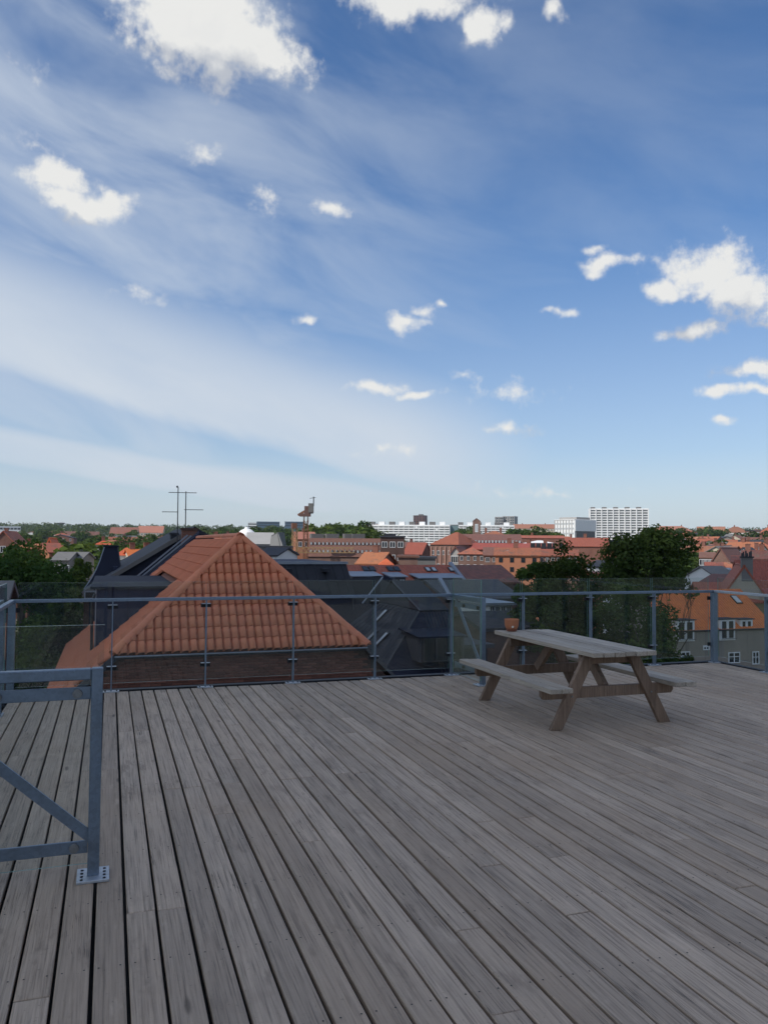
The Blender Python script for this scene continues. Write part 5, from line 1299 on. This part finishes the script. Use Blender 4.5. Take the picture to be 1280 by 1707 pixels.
house('grey mansard house right of the white gable', 1240, 1278, 932, 918, 130, depth=9, wall='render_grey', roofm='tile_old', rows=1, cols=5, ws=(1, 1.2), chim=2)
# the many small roofs further up the slope: nothing tells them apart
WALLS = ['render_white', 'render_white', 'render_cream', 'brick_red', 'brick_brown', 'render_pink', 'render_grey']; ROOFS = ['tile_town', 'tile_red', 'tile_far', 'tile_brown', 'slate', 'grey_roof', 'tile_town', 'tile_old']
def filler(n, xa, xb, ya, yb, lab, grp, seed):
    r = random.Random(seed)
    for i in range(n):
        y = ya+(yb-ya)*(i+r.random())/n; d = float(np.interp(y, [884, 895, 910, 925, 940, 955], [900, 470, 280, 200, 150, 115]))
        x = r.uniform(xa, xb); w = r.uniform(7, 15)/d*FPX; hr = r.uniform(1.6, 3.0)/d*FPX
        wl, rm, rf_ = r.choice(WALLS), r.choice(ROOFS), r.choice(['side', 'side', 'hip', 'front'])
        lb = '%s-walled %s house with %s %s roof %s' % (r.choice(['small']), {'side': 'long-fronted', 'hip': 'square', 'front': 'gable-fronted'}[rf_], {'tile_town': 'an orange', 'tile_old': 'a mossy', 'grey_roof': 'a grey', 'tile_red': 'a red', 'tile_far': 'a pale terracotta', 'tile_brown': 'a brown', 'slate': 'a slate'}[rm], '' if rm in ('slate', 'grey_roof') else 'tiled', lab)
        lb = ' '.join(lb.split())
        lb = lb.replace('small-walled', {'render_white': 'white', 'render_cream': 'cream', 'brick_red': 'red brick', 'brick_brown': 'brown brick', 'render_pink': 'pink', 'render_grey': 'grey'}[wl])
        house(lb, x-w/2, x+w/2, y, y-hr, d, depth=r.uniform(8, 11), roof=rf_, rot=r.uniform(-35, 35), wall=wl, roofm=rm, rows=2, cols=max(2, int(w*d/FPX/3)), ws=(1.0, 1.4), drop=.4, chim=1 if r.random() < .5 and y > 895 else 0, name='town_house', group=grp)
filler(46, 1085, 1300, 886, 932, 'on the right hillside', 'houses on the right hillside', 3)
filler(14, 20, 330, 890, 912, 'among the trees at left', 'houses among the trees at left', 4)
filler(9, 700, 960, 897, 912, 'in mid town', 'houses in the middle of the town', 6)

# trees of the town
LT = ' tree between the houses at left'; GT = 'trees between the houses at left'
for i in range(120):
    x = rf.uniform(0, 330); d = rf.choice([150, 190, 230, 280, 340, 420, 520, 640]); y = float(np.interp(d, [150, 230, 340, 520, 640], [916, 905, 896, 888, 884]))+rf.uniform(-3, 4)
    far_tree(x, d, y, LT, GT, wide=rf.uniform(1, 1.4))
for i in range(26): far_tree(rf.uniform(515, 618), rf.uniform(330, 460), rf.uniform(870, 886), ' tree massed left of the white slab', 'sunlit trees left of the white slab', rf.choice([1, 2, 2, 0]), 1.4)
for i in range(14): far_tree(rf.uniform(580, 640), rf.uniform(270, 330), rf.uniform(884, 893), ' bushy tree above the brown warehouse', 'trees above the warehouse', 2, 1.5)
for i in range(12): far_tree(rf.uniform(764, 792), rf.uniform(420, 520), rf.uniform(880, 886), ' tree between the slab and the brick tower', 'trees by the brick tower', 1, 1.2)
for i in range(24): far_tree(rf.uniform(845, 926), rf.uniform(330, 440), rf.uniform(882, 889), ' tree in the row left of the white block', 'trees left of the white block', rf.choice([1, 2]), 1.3)
for i in range(16): far_tree(rf.uniform(330, 430), rf.uniform(360, 600), rf.uniform(880, 890), ' tree on the slope behind the tiled apex', 'trees behind the tiled apex', None, 1.3)
for i in range(10): far_tree(rf.uniform(425, 510), rf.uniform(380, 600), rf.uniform(878, 884), ' tree in front of the blue skyline slabs', 'trees before the blue slabs', None, 1.3)
for i in range(60):
    d = rf.choice([170, 240, 320, 420, 560]); y = float(np.interp(d, [170, 240, 320, 420, 560], [922, 908, 898, 889, 882]))+rf.uniform(-2, 3)
    far_tree(rf.uniform(1085, 1300), d, y, ' tree dotted over the right hillside', 'trees on the right hillside', rf.choice([0, 0, 1]), 1.2)
# skyline woods, one mass
def woods():
    nr = np.random.default_rng(9); cs, rs = [], []
    for i in range(1500):
        x = nr.uniform(-260, 1520); d = nr.uniform(900, 1900); p = at(x, 880, d); g = ground_z(p.x, p.y); r = nr.uniform(4, 8)
        if 600 < x < 930 and d < 1250: continue
        cs.append((p.x, p.y, g+r*.9)); rs.append((r*1.2, r*1.2, r))
    o = link('woods', leaf_mesh('woods', cs, rs, 70000, 3.0, 'leaf_mid', nr, shell=.6)); tag(o, kind='stuff')
woods()

# ------------------------------------------------------------------ street at the left below
A = Vector((-7.5, 6, -14.99)); 
tag(MB().box(-13, -5.2, 0, 140, -15.3, -14.95).build('street', 'asphalt'), kind='structure')
tag(MB().box(-5.19, -1.6, 0, 140, -15.3, -14.83).build('pavement', 'pavement'), kind='structure')
house('grey gable roof corner at the left picture edge below the railing corner', -60, 3, 1000, 973, 30, depth=2.6, wall='brick_brown', roofm='grey_roof', aligned=True, name='street_house')
def car(label, x, y, mat):
    t = thing('parked_car', (x, y, -14.95), label, 'car'); z = -14.95
    m = MB(); pr_ = [(-2.1, .35), (-2.15, .75), (-1.9, .95), (-1.0, 1.0), (-.45, 1.45), (1.0, 1.48), (1.75, 1.05), (2.1, .95), (2.15, .4)]
    for s in (0,):
        L_ = [Vector((x-.85, y+a, z+b)) for a, b in pr_]; R_ = [Vector((x+.85, y+a, z+b)) for a, b in pr_]
        for i, (a, b) in enumerate(pr_):
            if b > 1.1: L_[i].x += .15; R_[i].x -= .15
        m.poly(L_[::-1]); m.poly(R_)
        for i in range(len(pr_)):
            j = (i+1) % len(pr_); m.poly([L_[i], L_[j], R_[j], R_[i]])
    m.build('body', mat, t)
    for (a0, b0, a1, b1, nm) in ((-.98, 1.01, -.47, 1.42, 'windscreen'), (1.05, 1.43, 1.70, 1.08, 'rear_window')):
        MB().slab([(x-.66, y+a0, z+b0+.02), (x+.66, y+a0, z+b0+.02), (x+.6, y+a1, z+b1+.02), (x-.6, y+a1, z+b1+.02)], .02).build(nm, 'window_dark', t)
    for sx in (-1, 1):
        for sy in (-1.35, 1.35):
            wl = MB().tube((x+sx*.88, y+sy, z+.33), (x+sx*.68, y+sy, z+.33), .33, n=14).build('wheel', 'tyre', t)
            MB().tube((x+sx*.885, y+sy, z+.33), (x+sx*.86, y+sy, z+.33), .2, n=10).build('rim', 'galvanised_light', wl)
for i, (y, mt, lb) in enumerate(((49, 'car_paint_dark', 'dark car parked in the street, nearer one'), (55.5, 'car_paint_grey', 'grey car parked in the street behind the dark one'))):
    car(lb, -6.4, y, mt)

# things of one look that can still be told apart by their order in the photograph get it in their label
ORD = ['first', 'second', 'third', 'fourth', 'fifth', 'sixth', 'seventh', 'eighth', 'ninth', 'tenth']
by = {}
for o in COL.objects:
    if o.parent is None and o.get('group'): by.setdefault(o['label'], []).append(o)
for lb, os_ in by.items():
    if 1 < len(os_) <= 10:
        os_.sort(key=lambda o: (Vector(o.location)-EYEP).dot(RT)/(Vector(o.location)-EYEP).dot(FW))
        for i, o in enumerate(os_): o['label'] = lb+(', leftmost' if i == 0 else ', rightmost' if i == len(os_)-1 else ', %s from left' % ORD[i])

# ------------------------------------------------------------------ summer air over the town
hz = MB().box(-2420, 2420, -2420, 2420, -17.5, 62).build('haze', [])
hm = bpy.data.materials.new('air'); hm.use_nodes = True; ht = hm.node_tree
for n_ in list(ht.nodes):
    if n_.type == 'BSDF_PRINCIPLED': ht.nodes.remove(n_)
pv = ht.nodes.new('ShaderNodeVolumePrincipled'); pv.inputs['Color'].default_value = (.78, .87, 1, 1); pv.inputs['Density'].default_value = .00010
pv.inputs['Anisotropy'].default_value = .3
ht.links.new(pv.outputs[0], [n_ for n_ in ht.nodes if n_.type == 'OUTPUT_MATERIAL'][0].inputs['Volume'])
hz.data.materials.clear(); hz.data.materials.append(hm); tag(hz, kind='stuff')
SC.cycles.volume_bounces = 0
